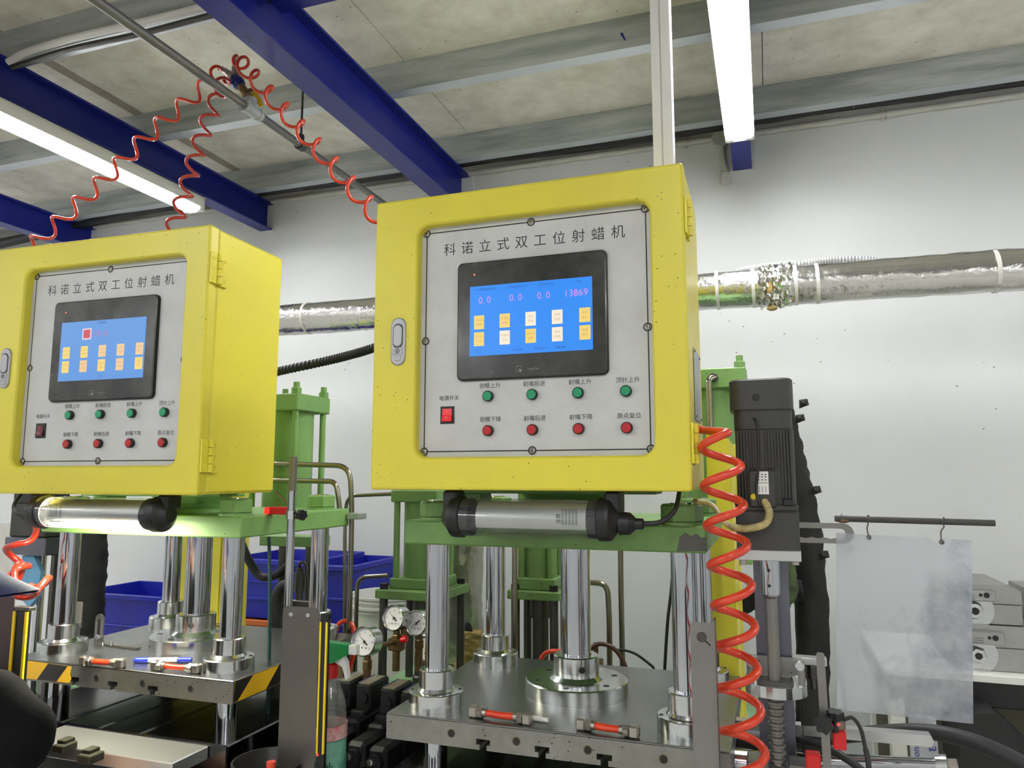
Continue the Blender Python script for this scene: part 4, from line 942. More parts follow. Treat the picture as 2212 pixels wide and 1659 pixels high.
obj('pail', MB().lathe([(.118, 0), (.122, .004), (.140, bz - .745), (.148, bz - .745), (.148, bz - .74), (.141, bz - .735), (.143, bz - .71), (.150, bz - .71), (.150, bz - .705), (.143, bz - .70), (.146, bz - .72 + .02), (.150, bz - .72 + .022), (.150, bz - .72 + .03), (.140, bz - .72 + .03), (.118, .01), (0, .01)], (bx, by, .72), n=40), BUCKET, t)
obj('lid_ring', MB().lathe([(.142, 0), (.153, 0), (.153, .008), (.142, .010)], (bx, by, bz - .012), n=40), BUCKET, t)
obj('bucket_stand', MB().box(bx - .12, bx + .12, by - .12, by + .05, 0, .72, .006), mat('cardboard', (150, 120, 84), .8), label='box under the white bucket', cat='box')

# ------------------------------------------------------------------ pressure gauges
def gauge(px, py, Y, r, lab, ang, stem=.06, red=False):
    c = at(px, py, Y=Y); root = thing('pressure_gauge', c - Vector((0, 0, r + stem)), lab, 'gauge', 'pressure gauges between the presses')
    # facing the camera side, turned a little to the left
    d = Vector((-.10, -1, .10)).normalized(); ex = Vector((0, 0, 1)).cross(-d).normalized() * 1; ez = (-d).cross(ex) * -1
    ex = d.cross(Vector((0, 0, 1))).normalized() * -1; ex = Vector((-d.y, d.x, 0)).normalized(); ez = ex.cross(d) * -1
    if ez.z < 0: ez = -ez
    obj('case', MB().lathe([(0, -.032), (r * .96, -.032), (r * .98, -.028), (r * .98, -.004), (r * 1.0, -.002), (r * 1.0, .003), (r * .95, .005), (r * .89, .003), (r * .87, -.004)], c, d, 36), STEEL, root)
    dl = obj('dial', MB().lathe([(r * .9, 0), (0, 0)], c - d * .003, d, 36), DIAL, root)
    m = MB(); o = c - d * .0026
    for k in range(31):
        a = R(225 - 270 * k / 30); l = .74 if k % 5 == 0 else .79; w = .012 if k % 5 == 0 else .006
        p = lambda q, s: o + (ex * (math.cos(a) * q - math.sin(a) * s) + ez * (math.sin(a) * q + math.cos(a) * s)) * r
        m.add([p(l, -w), p(.84, -w), p(.84, w), p(l, w)], [(0, 1, 2, 3)])
    for k in range(7):
        a = R(225 - 45 * k); text(m, str(k * 2 if k else 0), o + (ex * math.cos(a) + ez * math.sin(a)) * r * .60, r * .20, ex=ex, ez=ez)
    text(m, 'MPa', o - ez * r * .12 - ex * r * .02, r * .16, ex=ex, ez=ez)
    for s in (-.16, .16): m.add([o - ez * r * .42 + ex * r * s + (ex * math.cos(k * .785) + ez * math.sin(k * .785)) * r * .055 for k in range(8)], [tuple(range(8))])
    obj('scale_marks', m, INK, dl)
    a = R(ang); u = ex * math.cos(a) + ez * math.sin(a); v = ex * -math.sin(a) + ez * math.cos(a); o = c - d * .0015
    obj('needle', MB().add([o + u * r * .74, o + v * r * .035 - u * r * .1, o + v * r * .06 - u * r * .34, o - v * r * .06 - u * r * .34, o - v * r * .035 - u * r * .1], [(0, 1, 2, 3, 4)]).lathe([(r * .09, 0), (r * .07, .0015), (0, .0015)], o, d, 14), INK, dl)
    q = c + d * -.016; b = q - Vector((0, 0, r * .96))
    st_ = obj('stem', MB().cyl(b, b - Vector((0, 0, .012)), .008, n=12).hexa(b - Vector((0, 0, .032)), .0125, .022).cyl(b - Vector((0, 0, stem)), b - Vector((0, 0, .03)), .0095, n=14), BRASS, root)
    if red: obj('needle_valve', MB().box(b.x - .02, b.x + .02, b.y - .012, b.y + .012, b.z - .05, b.z - .02, .003).cyl((b.x + .02, b.y, b.z - .018), (b.x + .02, b.y, b.z + .006), .007, n=12), BRASS, root); obj('red_knob', MB().cyl((b.x + .018, b.y - .006, b.z - .022), (b.x + .032, b.y - .006, b.z - .018), .0085, n=12), REDP, root)
    return root
gauge(786, 1386, 1.60, .0345, 'lowest round pressure gauge, left of the other gauges', 140)
gauge(850, 1335, 1.75, .0325, 'upper round pressure gauge with a red knob below it', 140, .10, True)
gauge(899, 1346, 1.78, .0325, 'round pressure gauge half hidden by the front column', -140, .09)
gauge(921, 1400, 1.86, .034, 'round pressure gauge almost wholly behind the front column', 100, .30)
a = at(817, 1395, Y=1.73); b = at(850, 1387, Y=1.75)
obj('gauge_bracket', MB().tube([at(812, 1396, Y=1.66), at(850, 1388, Y=1.752)], .007, 4), BRASS, label='small slotted brass bracket between two gauges', cat='bracket')

# ------------------------------------------------------------------ directional valves
vl = ['beside the trigger bottle', 'below the lowest gauge', 'below the upper gauge', 'next to the front column']
for i, (px, py) in enumerate([(762, 1462), (806, 1468), (857, 1478), (900, 1487)]):
    c = at(px, py, Y=1.60); x = c.x; z = c.z
    t = thing('hydraulic_valve', (x, 1.6, .70), 'black solenoid valve with a beige plate on top, ' + vl[i], 'valve', 'row of solenoid valves')
    obj('terminal_box', MB().box(x - .019, x + .019, 1.555, 1.645, z - .055, z, .004).cyl((x, 1.556, z - .028), (x, 1.549, z - .028), .013, n=18), BLACK_D, t)
    pl = obj('top_plate', MB().box(x - .012, x + .014, 1.56, 1.635, z, z + .0015).box(x - .0185, x - .0135, 1.565, 1.64, z, z + .001), mat('beige_plate', (136, 128, 106), .5, var=.5, vscale=30), t)
    obj('plate_stripe', MB().box(x - .018, x - .014, 1.57, 1.635, z + .001, z + .0016), mat('plate_blue', (60, 62, 110), .5), pl)
    obj('valve_body', MB().box(x - .0208, x + .0208, 1.50, 1.70, z - .13, z - .06, .006).box(x - .018, x + .018, 1.53, 1.6, z - .065, z - .05, .003), BLACK_D, t)
    obj('solenoid', MB().box(x - .021, x + .021, 1.42, 1.50, z - .125, z - .07, .008).cyl((x, 1.42, z - .098), (x, 1.405, z - .098), .017, n=20), BLACK_D, t)
    obj('manual_pin', MB().lathe([(.007, 0), (.007, .004), (.004, .005), (0, .005)], (x - .006, 1.405, z - .094), (0, -1, 0), 14), NICKEL, t)
    obj('lower_body', MB().box(x - .0205, x + .0205, 1.46, 1.70, z - .22, z - .135, .006).box(x - .0205, x + .0205, 1.5, 1.72, .70, z - .21, .004), BLACK_D, t)
    kn = obj('adjusting_knob', MB().lathe([(.010, 0), (.010, .02), (.0185, .022), (.0195, .035), (.0175, .040), (.012, .038), (0, .038)], (x - .004, 1.46, z - .180), (0, -1, -.15), 20), BLACK, t)
    obj('knob_screw', MB().lathe([(.005, 0), (.005, .003), (0, .003)], Vector((x - .004, 1.46, z - .180)) + Vector((0, -1, -.15)).normalized() * .038, (0, -1, -.15), 10), STEEL_D, kn)
obj('valve_manifold', MB().box(-1.015, -.755, 1.50, 1.78, 0, .70, .006), BLACK_D, label='black manifold block under the solenoid valves', cat='manifold')

# ------------------------------------------------------------------ bottle with trigger sprayer
bc = at(709, 1560, Y=1.36); bx, by = bc.x, 1.36
zt_ = at(712, 1455, Y=1.36).z; z_b = zt_ - .22
t = thing('spray_bottle', (bx, by, z_b), 'clear bottle with a green and white trigger head and red collar', 'bottle')
prof = [(0, 0), (.034, 0), (.037, .006), (.037, .10), (.0365, .13), (.033, .165), (.022, .198), (.013, .212), (.012, .22)]
obj('bottle_body', MB().lathe(prof, (bx, by, z_b), n=32), CLEAR_B, t)
obj('label_sleeve', MB().lathe([(.0374, .012), (.0374, .098)], (bx, by, z_b), n=32), mat('green_label', (120, 176, 150), .45, var=.9, vscale=26, var_rgb=(20, 122, 100)), t)
m = MB(); text(m, 'Kimh', (bx + .015, by - .0385, z_b + .058), .022); text(m, '25L', (bx + .012, by - .0385, z_b + .03), .014); obj('label_print', m, mat('label_ink', (26, 64, 58), .5), t)
obj('red_seal', MB().lathe([(.0382, .10), (.0384, .126)], (bx, by, z_b), n=32), mat('red_white_label', (206, 190, 184), .4, var=1.0, vscale=40, var_rgb=(200, 40, 40)), t)
obj('collar', MB().lathe([(.0165, 0), (.0165, .026), (.012, .028)], (bx, by, z_b + .213), n=20), REDP, t)
zh = z_b + .241
obj('sprayer_head', MB().prism([(bx - .035, by - .011, zh + .002), (bx + .012, by - .011, zh + .002), (bx + .046, by - .011, zh + .022), (bx + .046, by - .011, zh + .040), (bx - .035, by - .011, zh + .043)], (0, 1, 0), .022), mat('spray_green', (22, 128, 64), .4), t)
nz = obj('nozzle', MB().box(bx + .046, bx + .064, by - .009, by + .009, zh + .021, zh + .040, .002), PAINTW, t)
obj('trigger', MB().prism([(bx + .008, by - .006, zh + .006), (bx + .034, by - .006, zh + .015), (bx + .040, by - .006, zh + .006), (bx + .046, by - .006, zh - .026), (bx + .041, by - .006, zh - .030), (bx + .032, by - .006, zh - .004)], (0, 1, 0), .012), PAINTW, t)
obj('bottle_shelf', MB().box(bx - .06, bx + .05, by - .06, by + .04, z_b - .02, z_b, .003).box(bx - .02, bx + .02, by - .02, by + .02, 0, z_b - .02), BLACK_D, label='small dark pedestal under the spray bottle', cat='pedestal')

# ================================================================== right side: motor, lead screw, guards
MY0, MY1 = 1.33, 1.432
x0, x1 = at(1576, 900, Y=MY0).x, at(1716, 900, Y=MY0).x; mx = (x0 + x1) / 2; hw = (x1 - x0) / 2
zz = lambda y, Y=MY0, x=1650: at(x, y, Y=Y).z
t = thing('gear_motor', (mx, 1.38, zz(1190)), 'dark grey vertical gear motor with cables, right of the cabinet', 'motor')
def rbox(m, x0, x1, y0, y1, z0, z1, r, c=.003):
    P = rr(x0, x1, y0, y1, r, 5); Q = rr(x0 + c, x1 - c, y0 + c, y1 - c, max(r - c, .001), 5); n = len(P)
    A = [(x, y, z0) for x, y in P]; B = [(x, y, z1 - c) for x, y in P]; C = [(x, y, z1) for x, y in Q]
    m.add(A + B, [(i, (i + 1) % n, n + (i + 1) % n, n + i) for i in range(n)], True); m.add(B + C, [(i, (i + 1) % n, n + (i + 1) % n, n + i) for i in range(n)], True)
    m.add(C, [tuple(range(n))]); m.add(A, [tuple(reversed(range(n)))]); return m
ym = (MY0 + MY1) / 2
fan = obj('fan_cover', rbox(MB(), mx - hw, mx + hw, MY0 - .001, MY1, zz(884), zz(817), .022), MOTOR, t)
obj('cover_screw', MB().lathe([(.006, 0), (.005, .001), (0, .001)], (mx - .008, MY0 - .001, zz(858)), (0, -1, 0), 12).box(mx - .011, mx - .005, MY0 - .0026, MY0 - .002, zz(858) - .0005, zz(858) + .0005).box(mx - .0085, mx - .0075, MY0 - .0026, MY0 - .002, zz(858) - .003, zz(858) + .003), INK, fan)
obj('rear_housing', rbox(MB(), mx - hw + .006, mx + hw - .003, MY0 + .004, MY1 - .004, zz(926), zz(880), .020), MOTOR, t)
st = obj('ribbed_housing', rbox(MB(), mx - hw + .007, mx + hw - .002, MY0 + .005, MY1 - .005, zz(1090), zz(924), .016), MOTOR, t)
zr0, zr1 = zz(1088), zz(930)
for k in range(18):
    xx = mx - hw + .012 + k * (2 * hw - .02) / 17
    if .30 < k / 17 < .52: continue
    zlow = zr0 if (k < 4 or k > 13) else zz(1012)
    obj('cooling_rib', MB().box(xx - .0016, xx + .0016, MY0 + .0015, MY0 + .0065, zlow, zr1, .0008), MOTOR, st)
tb = obj('terminal_housing', MB().box(mx - .026, mx + .020, MY0 - .004, MY0 + .01, zz(1098), zz(1014), .004).box(mx - hw + .004, mx + hw, MY0, MY1, zz(1105), zz(1088), .003), MOTOR, t)
q = at(1647, 1043, Y=MY0 - .0046)
lb = obj('wiring_label', MB().box(q.x - .0098, q.x + .0098, MY0 - .0046, MY0 - .004, q.z - .0190, q.z + .0190), mat('label_white', (222, 222, 216), .45), t)
m = MB(); quad_xz(m, q.x - .0092, q.x + .0092, q.z - .0004, q.z + .0004, MY0 - .0048)
for k in range(3):
    for (za, zb2) in ((-.016, -.006),): quad_xz(m, q.x - .0062 + k * .0055, q.x - .0054 + k * .0055, q.z + za, q.z + zb2, MY0 - .0048)
    for za in (.004, .009, .013): quad_xz(m, q.x - .007 + k * .0055, q.x - .0045 + k * .0055, q.z + za, q.z + za + .0018, MY0 - .0048)
obj('label_print', m, INK, lb)
q = at(1628, 1073, Y=MY0 - .005); obj('earth_screw', MB().lathe([(.0052, 0), (.0052, .001), (.003, .002), (0, .002)], (q.x, MY0 - .004, q.z), (0, -1, 0), 14), mat('earth_yellow', (214, 196, 40), .4), t)
for x in (mx - hw + .012, mx + hw - .016): obj('corner_bolt', MB().box(x - .009, x + .009, MY0 - .003, MY0 + .012, zz(1088) - .004, zz(1076), .002), BLACK, t)
obj('gearbox', rbox(MB(), mx - hw + .004, mx + hw, MY0 - .002, MY1, zz(1188), zz(1103), .006), MOTOR, t)
q = at(1629, 905, Y=MY0)
obj('thermal_wire', MB().tube(spline([(q.x, MY0 + .006, q.z), (q.x + .003, MY0 - .006, q.z - .004), at(1637, 930, Y=MY0 - .006), at(1638, 1000, Y=MY0 - .007), at(1634, 1060, Y=MY0 - .008), at(1642, 1090, Y=MY0 - .01)], 8), .0026, 8), RUBBER, t)
cb = spline([at(1651, 1083, Y=MY0 - .004), at(1657, 1092, Y=MY0 - .012), at(1662, 1110, Y=MY0 - .016), at(1652, 1132, Y=MY0 - .02), at(1620, 1141, Y=MY0 - .022), at(1590, 1140, Y=MY0 - .022), at(1565, 1128, Y=MY0 - .02), at(1552, 1108, Y=MY0 - .01), at(1535, 1090, Y=MY0 + .02), at(1500, 1083, Y=MY0 + .05)], 8)
obj('power_cable', MB().tube(cb, [.0062] * 44 + [.005] * (len(cb) - 44), 10), mat('dirty_yellow_sleeve', (184, 170, 112), .5, var=.8, vscale=60, var_rgb=(70, 60, 40)), t)
fp = obj('flange_plate', MB().box(mx - hw + .001, mx + hw + .0005, MY0 - .003, MY1, zz(1211), zz(1188), .001), ALU, t)
for x in (1605, 1718):
    q = at(x, 1216, Y=MY0); obj('flange_bolt', MB().cyl((q.x, MY0 + .008, q.z - .004), (q.x, MY0 + .008, zz(1211)), .0062, n=14), NICKEL, t)
# lead screw unit
sx = at(1666, 1300, Y=1.38).x
t = thing('lead_screw', (sx, 1.40, .75), 'vertical lead screw with bearing block on a bluish steel post', 'lead screw')
zs = lambda y: at(1666, y, Y=1.38).z
obj('post', MB().box(at(1630, 1300, Y=1.44).x, at(1706, 1300, Y=1.44).x, 1.44, 1.455, .80, zs(1208), .001), STEEL_P, t)
cp = obj('coupling', MB().lathe([(0, zs(1286)), (.0145, zs(1286)), (.016, zs(1283)), (.016, zs(1209))], (sx, 1.38, 0), n=28), CHROME, t)
for y in (1230, 1263): obj('set_screw', MB().lathe([(.0028, 0), (.0028, .0006), (0, .0006)], (sx - .002, 1.364, zs(y)), (0, -1, 0), 10), INK, cp)
obj('shaft', MB().lathe([(.0085, zs(1290)), (.0085, zs(1286))], (sx, 1.38, 0), n=20).lathe([(.0105, zs(1470)), (.0105, zs(1292)), (.0085, zs(1289))], (sx, 1.38, 0), n=24), STEEL_S, t)
bb = obj('bearing_block', MB().prism([(sx - .048, 1.43, zs(1498))] + [(sx + .002 + .050 * math.cos(R(180 + k * 12)) * (1 if 1 else 0), 1.392 + .048 * math.sin(R(180 + k * 12)), zs(1498)) for k in range(16)] + [(sx + .052, 1.43, zs(1498))], (0, 0, 1), zs(1474) - zs(1498)), STEEL, t)
obj('back_plate', MB().box(sx - .046, sx + .050, 1.425, 1.437, zs(1500), zs(1432), .003), STEEL_R, t)
obj('retainer', MB().prism([(sx - .034, 1.40, zs(1474)), (sx - .026, 1.366, zs(1474)), (sx + .026, 1.366, zs(1474)), (sx + .036, 1.40, zs(1474))], (0, 0, 1), .005), STEEL_D, bb)
for dx_ in (-.038, .042): obj('cap_screw', MB().lathe([(.0075, -.008), (.0075, .004), (.004, .004), (.004, 0), (0, 0)], (sx + dx_, 1.421, zs(1446)), (0, -1, 0), 16), STEEL, t)
for dx_ in (-.028, .032): obj('cap_screw', MB().cyl((sx + dx_, 1.385, zs(1474)), (sx + dx_, 1.385, zs(1474) + .012), .006, n=14), STEEL, t)
m = MB(); vs = []; N = 30; turns = 17; zt0, zb0 = zs(1498), zs(1760); V = []
prof = [(0.0135, 0), (.0135, .35), (.0105, .5), (.0105, .85)]
rows = []
for i in range(turns):
    for r_, f_ in prof: rows.append((r_, zt0 + (zb0 - zt0) * (i + f_) / turns))
m.lathe(list(reversed(rows)), (sx, 1.38, 0), n=24)
obj('thread', m, STEEL_S, t)
for a, b in ((sx - .05, sx - .016), (sx + .016, sx + .055)): obj('nut_block', MB().box(a, b, 1.36, 1.41, zs(1690), zs(1640), .003), STEEL_R, t)
for dx_ in (-.035, .034): obj('cap_screw', MB().lathe([(.0065, 0), (.0065, .003), (.0036, .003), (.0036, .001), (0, .001)], (sx + dx_, 1.36, zs(1652)), (0, -1, 0), 14), STEEL_D, t)
obj('post_base', MB().box(sx - .05, sx + .04, 1.42, 1.60, 0, .80, .004), BLACK_D, t)
# slotted bracket plate behind the motor
Y = 1.50; t = thing('slotted_plate', at(1845, 1152, Y=Y), 'slotted grey steel plate sticking out right of the motor', 'bracket')
pa, pb = at(1700, 1132, Y=Y), at(1846, 1174, Y=Y); xr, zt1, zb1 = pb.x, at(1800, 1130, Y=Y).z, at(1800, 1174, Y=Y).z; r_ = (zt1 - zb1) / 2; zc = (zt1 + zb1) / 2; xi = xr - r_; ri = .0085
loop = [(pa.x, zt1), (xi, zt1)] + [(xi + r_ * math.sin(R(a)), zc + r_ * math.cos(R(a))) for a in range(15, 180, 15)] + [(xi, zb1), (pa.x, zb1), (pa.x, zc - ri)]
w = [(pa.x + .02 + .011 * k, zc - ri - (.002 if k % 2 else -.0005)) for k in range(8)]
loop += w + [(xi - .004, zc - ri)] + [(xi - .004 + ri * math.sin(R(a)), zc - ri * math.cos(R(a))) for a in range(30, 180, 30)] + [(xi - .004, zc + ri), (pa.x, zc + ri)]
obj('plate', MB().prism([(x, Y, z) for x, z in loop], (0, 1, 0), .005), STEEL_S, t)
a = at(1803, 1120, Y=Y); b = at(2149, 1130, Y=Y + .001)
rod = obj('hanging_rod', MB().cyl(a, b, .0056, n=14), mat('rusty_rod', (84, 82, 78), .55, .6, var=.5, vscale=40), t)
obj('weld', MB().ball(at(1822, 1125, Y=Y - .002), .007, 10, 6, (1.6, .8, .6)), BRASS, t)
# clear plastic sheet hung by two wires
Y2 = 1.497
c = [at(1806, 1151, Y=Y2), at(2098, 1167, Y=Y2), at(2102, 1563, Y=Y2), at(1808, 1532, Y=Y2)]
t = thing('plastic_sheet', (c[2] + c[3]) / 2, 'stained clear plastic sheet hanging from the rod by two wires', 'sheet')
nt0, nt1, nt2 = at(2005, 1162, Y=Y2), at(2021, 1171, Y=Y2), at(2032, 1163, Y=Y2)
o_ = (c[2] + c[3]) / 2; s_ = obj('sheet', MB().prism([p - o_ for p in (c[0], c[3], c[2], c[1], nt2, nt1, nt0)], (0, -1, 0), .0022), SHEET, t); s_.location = (0, 0, 0)
for (x, y0_, y1_) in ((1874, 1122, 1160), (2037, 1127, 1170)):
    p = at(x, y0_, Y=Y); q = at(x + 3 - (6 if x > 2000 else 0), y1_, Y=Y2 - .003)
    obj('wire', MB().tube(spline([p + Vector((.004, .006, .004)), p + Vector((.001, 0, .0075)), p + Vector((-.003, -.0075, 0)), p + Vector((0, -.006, -.008)), p.lerp(q, .5) + Vector((-.002, 0, 0)), q, q + Vector((.003, .004, -.004)), q + Vector((.004, .006, .002))], 6), .0011, 6), STEEL_D, t)
    obj('eyelet', MB().lathe([(.0026, 0), (.0042, 0), (.0042, .001), (.0026, .001)], q + Vector((0, .0005, -.001)), (0, -1, 0), 14), STEEL_D, t)
# guard with folded edge in front of the right table
Y = 1.20
def guard_poly(pts): return [at(x, y, Y=Y) for x, y in pts]
gx0, gx1 = at(1490, 1345, Y=Y).x, at(1541, 1345, Y=Y).x; gz = at(1510, 1344, Y=Y).z
t = thing('machine_guard', (gx0, Y, .55), 'bent stainless guard strip in front of the right table corner', 'guard')
P = [(gx0, .55), (gx1, .55), (gx1, gz)] + [(gx0 + .008 - .008 * math.sin(R(a)), gz - .008 + .008 * math.cos(R(a))) for a in range(0, 91, 18)]
obj('sheet', MB().prism([(x, Y, z) for x, z in P], (0, 1, 0), .0015), STEEL_S, t)
obj('folded_edge', MB().box(gx1 - .001, gx1 + .0015, Y, Y + .032, .55, gz + .003), STEEL_S, t)
q = at(1516, 1376, Y=Y); obj('guard_screw', MB().lathe([(.0055, 0), (.005, .0008), (0, .001)], (q.x, Y, q.z), (0, -1, 0), 14), STEEL_D, t)
m = MB(); yy = Y - .0006; P = 16
m.add([(q.x + rad * math.cos(2 * math.pi * i / P), yy, q.z + rad * math.sin(2 * math.pi * i / P)) for rad in (.0074, .0062) for i in range(P)], [(i, (i + 1) % P, P + (i + 1) % P, P + i) for i in range(P)])
m.add([(q.x + .004, yy, q.z - .006), (q.x + .012, yy, q.z - .013), (q.x + .013, yy, q.z - .011), (q.x + .006, yy, q.z - .0045)], [(0, 1, 2, 3)])
obj('pen_mark', m, INK, t, label='hand-drawn black ring around the screw')
# orange coil hanging beside the right cabinet
Yc = 1.262
cl = [at(1548, 905, Y=Yc), at(1556, 960, Y=Yc), at(1562, 1060, Y=Yc), at(1570, 1160, Y=Yc), at(1580, 1260, Y=Yc), at(1588, 1360, Y=Yc), at(1594, 1460, Y=Yc), at(1602, 1560, Y=Yc), at(1612, 1660, Y=Yc), at(1620, 1750, Y=Yc)]
obj('coil_hose', coil(cl, .0305, .0068, 9.55, n=10, per=22, ph=2.4, ramp=.012, skip=9, lead=(at(1508, 926, Y=1.325), at(1522, 930, Y=1.32))), ORANGE, label='thick orange coil hose hanging between the cabinet side and the motor', cat='hose', group='coiled air hoses')
# sensor stand with star knobs
Y = 1.30
t = thing('sensor_stand', at(1785, 1659, Y=Y), 'flat steel sensor stand with a black star knob, below the plastic sheet', 'stand')
p0, p1 = at(1772, 1415, Y=Y), at(1790, 1700, Y=Y); wv = Vector((.0062, 0, 0))
obj('flat_bar', MB().prism([p0 - wv, p1 - wv, p1 + wv, p0 + wv, p0 + wv * .6 + Vector((0, 0, .003)), p0 - wv * .6 + Vector((0, 0, .003))], (0, 1, 0), .005), STEEL_S, t)
def star(c, d, r, h, m=None):
    m = m or MB(); d = Vector(d).normalized(); a = d.orthogonal().normalized(); b = d.cross(a); A = []; B = []
    for k in range(24):
        w = 2 * math.pi * k / 24; q = r * (1 - .26 * (.5 - .5 * math.cos(6 * w))); A.append(Vector(c) + (a * math.cos(w) + b * math.sin(w)) * q); B.append(A[-1] + d * h)
    m.add(A + B, [(i, (i + 1) % 24, 24 + (i + 1) % 24, 24 + i) for i in range(24)], True); m.add(B, [tuple(range(24))]); m.add(A, [tuple(reversed(range(24)))])
    return m
kb = at(1780, 1562, Y=Y - .01)
obj('star_knob', star(kb, (-.1, -1, .05), .0145, .014).cyl(kb, kb + Vector((0, .012, 0)), .006, n=12), BLACK, t)
k2 = at(1804, 1553, Y=Y); obj('star_knob', star(k2, (0, -.1, 1), .0135, .012).cyl(k2 - Vector((0, 0, .02)), k2, .005, n=12), BLACK, t)
s0 = at(1813, 1587, Y=Y)
sn = obj('red_sensor', MB().box(s0.x - .0095, s0.x + .0095, Y - .004, Y + .018, s0.z - .022, s0.z + .006, .002), REDP, t)
obj('sensor_window', MB().box(s0.x - .0095, s0.x + .0095, Y - .004, Y + .018, s0.z + .0065, s0.z + .028, .003), clear('sensor_clear', (206, 200, 192), .35, (170, 150, 136)), sn)
obj('sensor_led', MB().ball((s0.x - .001, Y - .003, s0.z + .016), .0028, 8, 6), REDLED, sn)
obj('sensor_cable', MB().tube(spline([(s0.x, Y + .006, s0.z + .026), at(1818, 1556, Y=Y), at(1840, 1550, Y=Y), at(1858, 1572, Y=Y), at(1868, 1610, Y=Y), at(1876, 1650, Y=Y - .01), at(1882, 1720, Y=Y - .01)], 8), [.0030] * 34 + [.0042] * 15, 8), RUBBER, sn)
obj('mount_bar', MB().box(p0.x + .004, s0.x + .004, Y + .004, Y + .012, s0.z - .012, s0.z + .01, .002), STEEL_D, t)
s1 = at(1757, 1650, Y=Y); obj('red_sensor', MB().box(s1.x - .011, s1.x + .011, Y - .004, Y + .02, s1.z - .03, s1.z + .014, .002), REDP, t)
t2 = thing('clamp_bar', at(1720, 1425, Y=1.46), 'small greasy steel clamp with bolts behind the bearing block', 'clamp')
a, b = at(1712, 1424, Y=1.47), at(1786, 1434, Y=1.47); obj('top_bar', MB().box(a.x, b.x, 1.46, 1.485, a.z - .006, a.z + .006, .001), ALU, t2)
for px in (1738, 1756): q = at(px, 1450, Y=1.47); obj('bolt', MB().hexa((q.x, 1.47, q.z - .012), .007, .022).cyl((q.x, 1.47, q.z - .03), (q.x, 1.47, q.z - .01), .004, n=10), STEEL_D, t2)
q = at(1745, 1500, Y=1.47); obj('dark_post', MB().box(at(1728, 1500, Y=1.47).x, at(1768, 1500, Y=1.47).x, 1.47, 1.50, .0, at(1745, 1465, Y=1.47).z, .002), mat('oily_post', (44, 46, 40), .5, .4, var=.5, vscale=12), t2)
# slide bar, shaft and thick hose
a, b = at(1590, 1566, Y=1.50), at(2012, 1602, Y=1.42)
d = (b - a); t = thing('slide_bar', b, 'bare aluminium slide bar pointing right below the sheet', 'bar')
obj('bar', MB().prism([a + Vector((0, 0, -.008)), b + Vector((0, 0, -.009)), b + Vector((.004, 0, .0)), b + Vector((0, 0, .009)), a + Vector((0, 0, .008))], (0, 1, 0), .022), ALU, t)
a, b = at(1560, 1632, Y=1.50), at(2030, 1652, Y=1.42)
t = thing('guide_shaft', b, 'polished guide shaft ending in a nut at the bottom edge', 'shaft')
obj('shaft', MB().cyl(a, b, .0105, n=20), CHROME, t); dv = (b - a).normalized()
obj('end_collar', MB().cyl(b - dv * .004, b + dv * .012, .0155, n=20), STEEL, t); obj('end_nut', MB().hexa(b + dv * .012, .011, .014, axis=dv), NICKEL, t)
a = at(1545, 1640, Y=1.44); b = at(1626, 1655, Y=1.44)
obj('linear_bearing', MB().cyl((a.x, 1.46, a.z - .008), (b.x, 1.46, a.z - .008), .024, n=24), CHROME, label='polished linear bearing beside the lower screw nut', cat='bearing')
a = at(1570, 1590, Y=1.62); b = at(1640, 1600, Y=1.62)
obj('black_cylinder', MB().cyl((a.x - .02, 1.62, a.z - .012), (b.x + .03, 1.62, a.z - .012), .034, n=20).cyl((a.x - .035, 1.62, a.z - .012), (a.x - .02, 1.62, a.z - .012), .02, n=16), BLACK_D, label='black air cylinder lying behind the lower lead screw', cat='cylinder')
obj('rubber_hose', MB().tube(spline([at(1700, 1610, Y=1.62), at(1800, 1592, Y=1.60), at(1900, 1583, Y=1.58), at(1985, 1580, Y=1.56), at(2060, 1590, Y=1.54), at(2140, 1616, Y=1.52), at(2230, 1662, Y=1.50), at(2330, 1730, Y=1.5)], 8), .0135, 14), RUBBER, label='thick black rubber hose curving out at the bottom right', cat='hose')
obj('rubber_hose', MB().tube(spline([at(1690, 1594, Y=1.50), at(1760, 1605, Y=1.42), at(1830, 1640, Y=1.38), at(1880, 1680, Y=1.36)], 8), .0065, 10), RUBBER, label='thin black cable slanting down behind the red sensor', cat='cable')

# ------------------------------------------------------------------ shelf with aluminium moulds by the wall
Ys = 2.35; zs_ = at(2150, 1456, Y=Ys).z
sl = at(2085, 1456, Y=Ys).x
t = thing('mould_shelf', (sl + .5, Ys + .25, 0), 'dark steel shelf with a pale top carrying aluminium moulds', 'shelf')
obj('shelf_top', MB().box(sl - .2, sl + 1.2, Ys - .02, Ys + .5, zs_ - .02, zs_, .002), PAINTW, t)
obj('shelf_rail', MB().box(sl - .2, sl + 1.2, Ys - .01, Ys + .03, zs_ - .085, zs_ - .02, .003).box(sl - .2, sl + 1.2, Ys + .45, Ys + .49, zs_ - .085, zs_ - .02, .003), BLACK_D, t)
for x in (sl - .19, sl + 1.15):
    for y in (Ys, Ys + .45): obj('leg', MB().box(x, x + .04, y, y + .04, 0, zs_ - .05, .003), PAINTW, t)
obj('shade_panel', MB().box(sl - .19, sl + 1.19, Ys + .30, Ys + .31, 0, zs_ - .05, .001), mat('shelf_shade', (92, 88, 74), .7, var=.3, vscale=3), t)  # dark sheet added to stand for the shade under the shelf
obj('lower_shelf', MB().box(sl - .18, sl + 1.18, Ys + .02, Ys + .29, .42, .44, .002), BLACK_D, t)
MOULD = mat('mould_aluminium', (168, 168, 164), .36, .9, var=.4, vscale=10, var_rgb=(134, 134, 130))
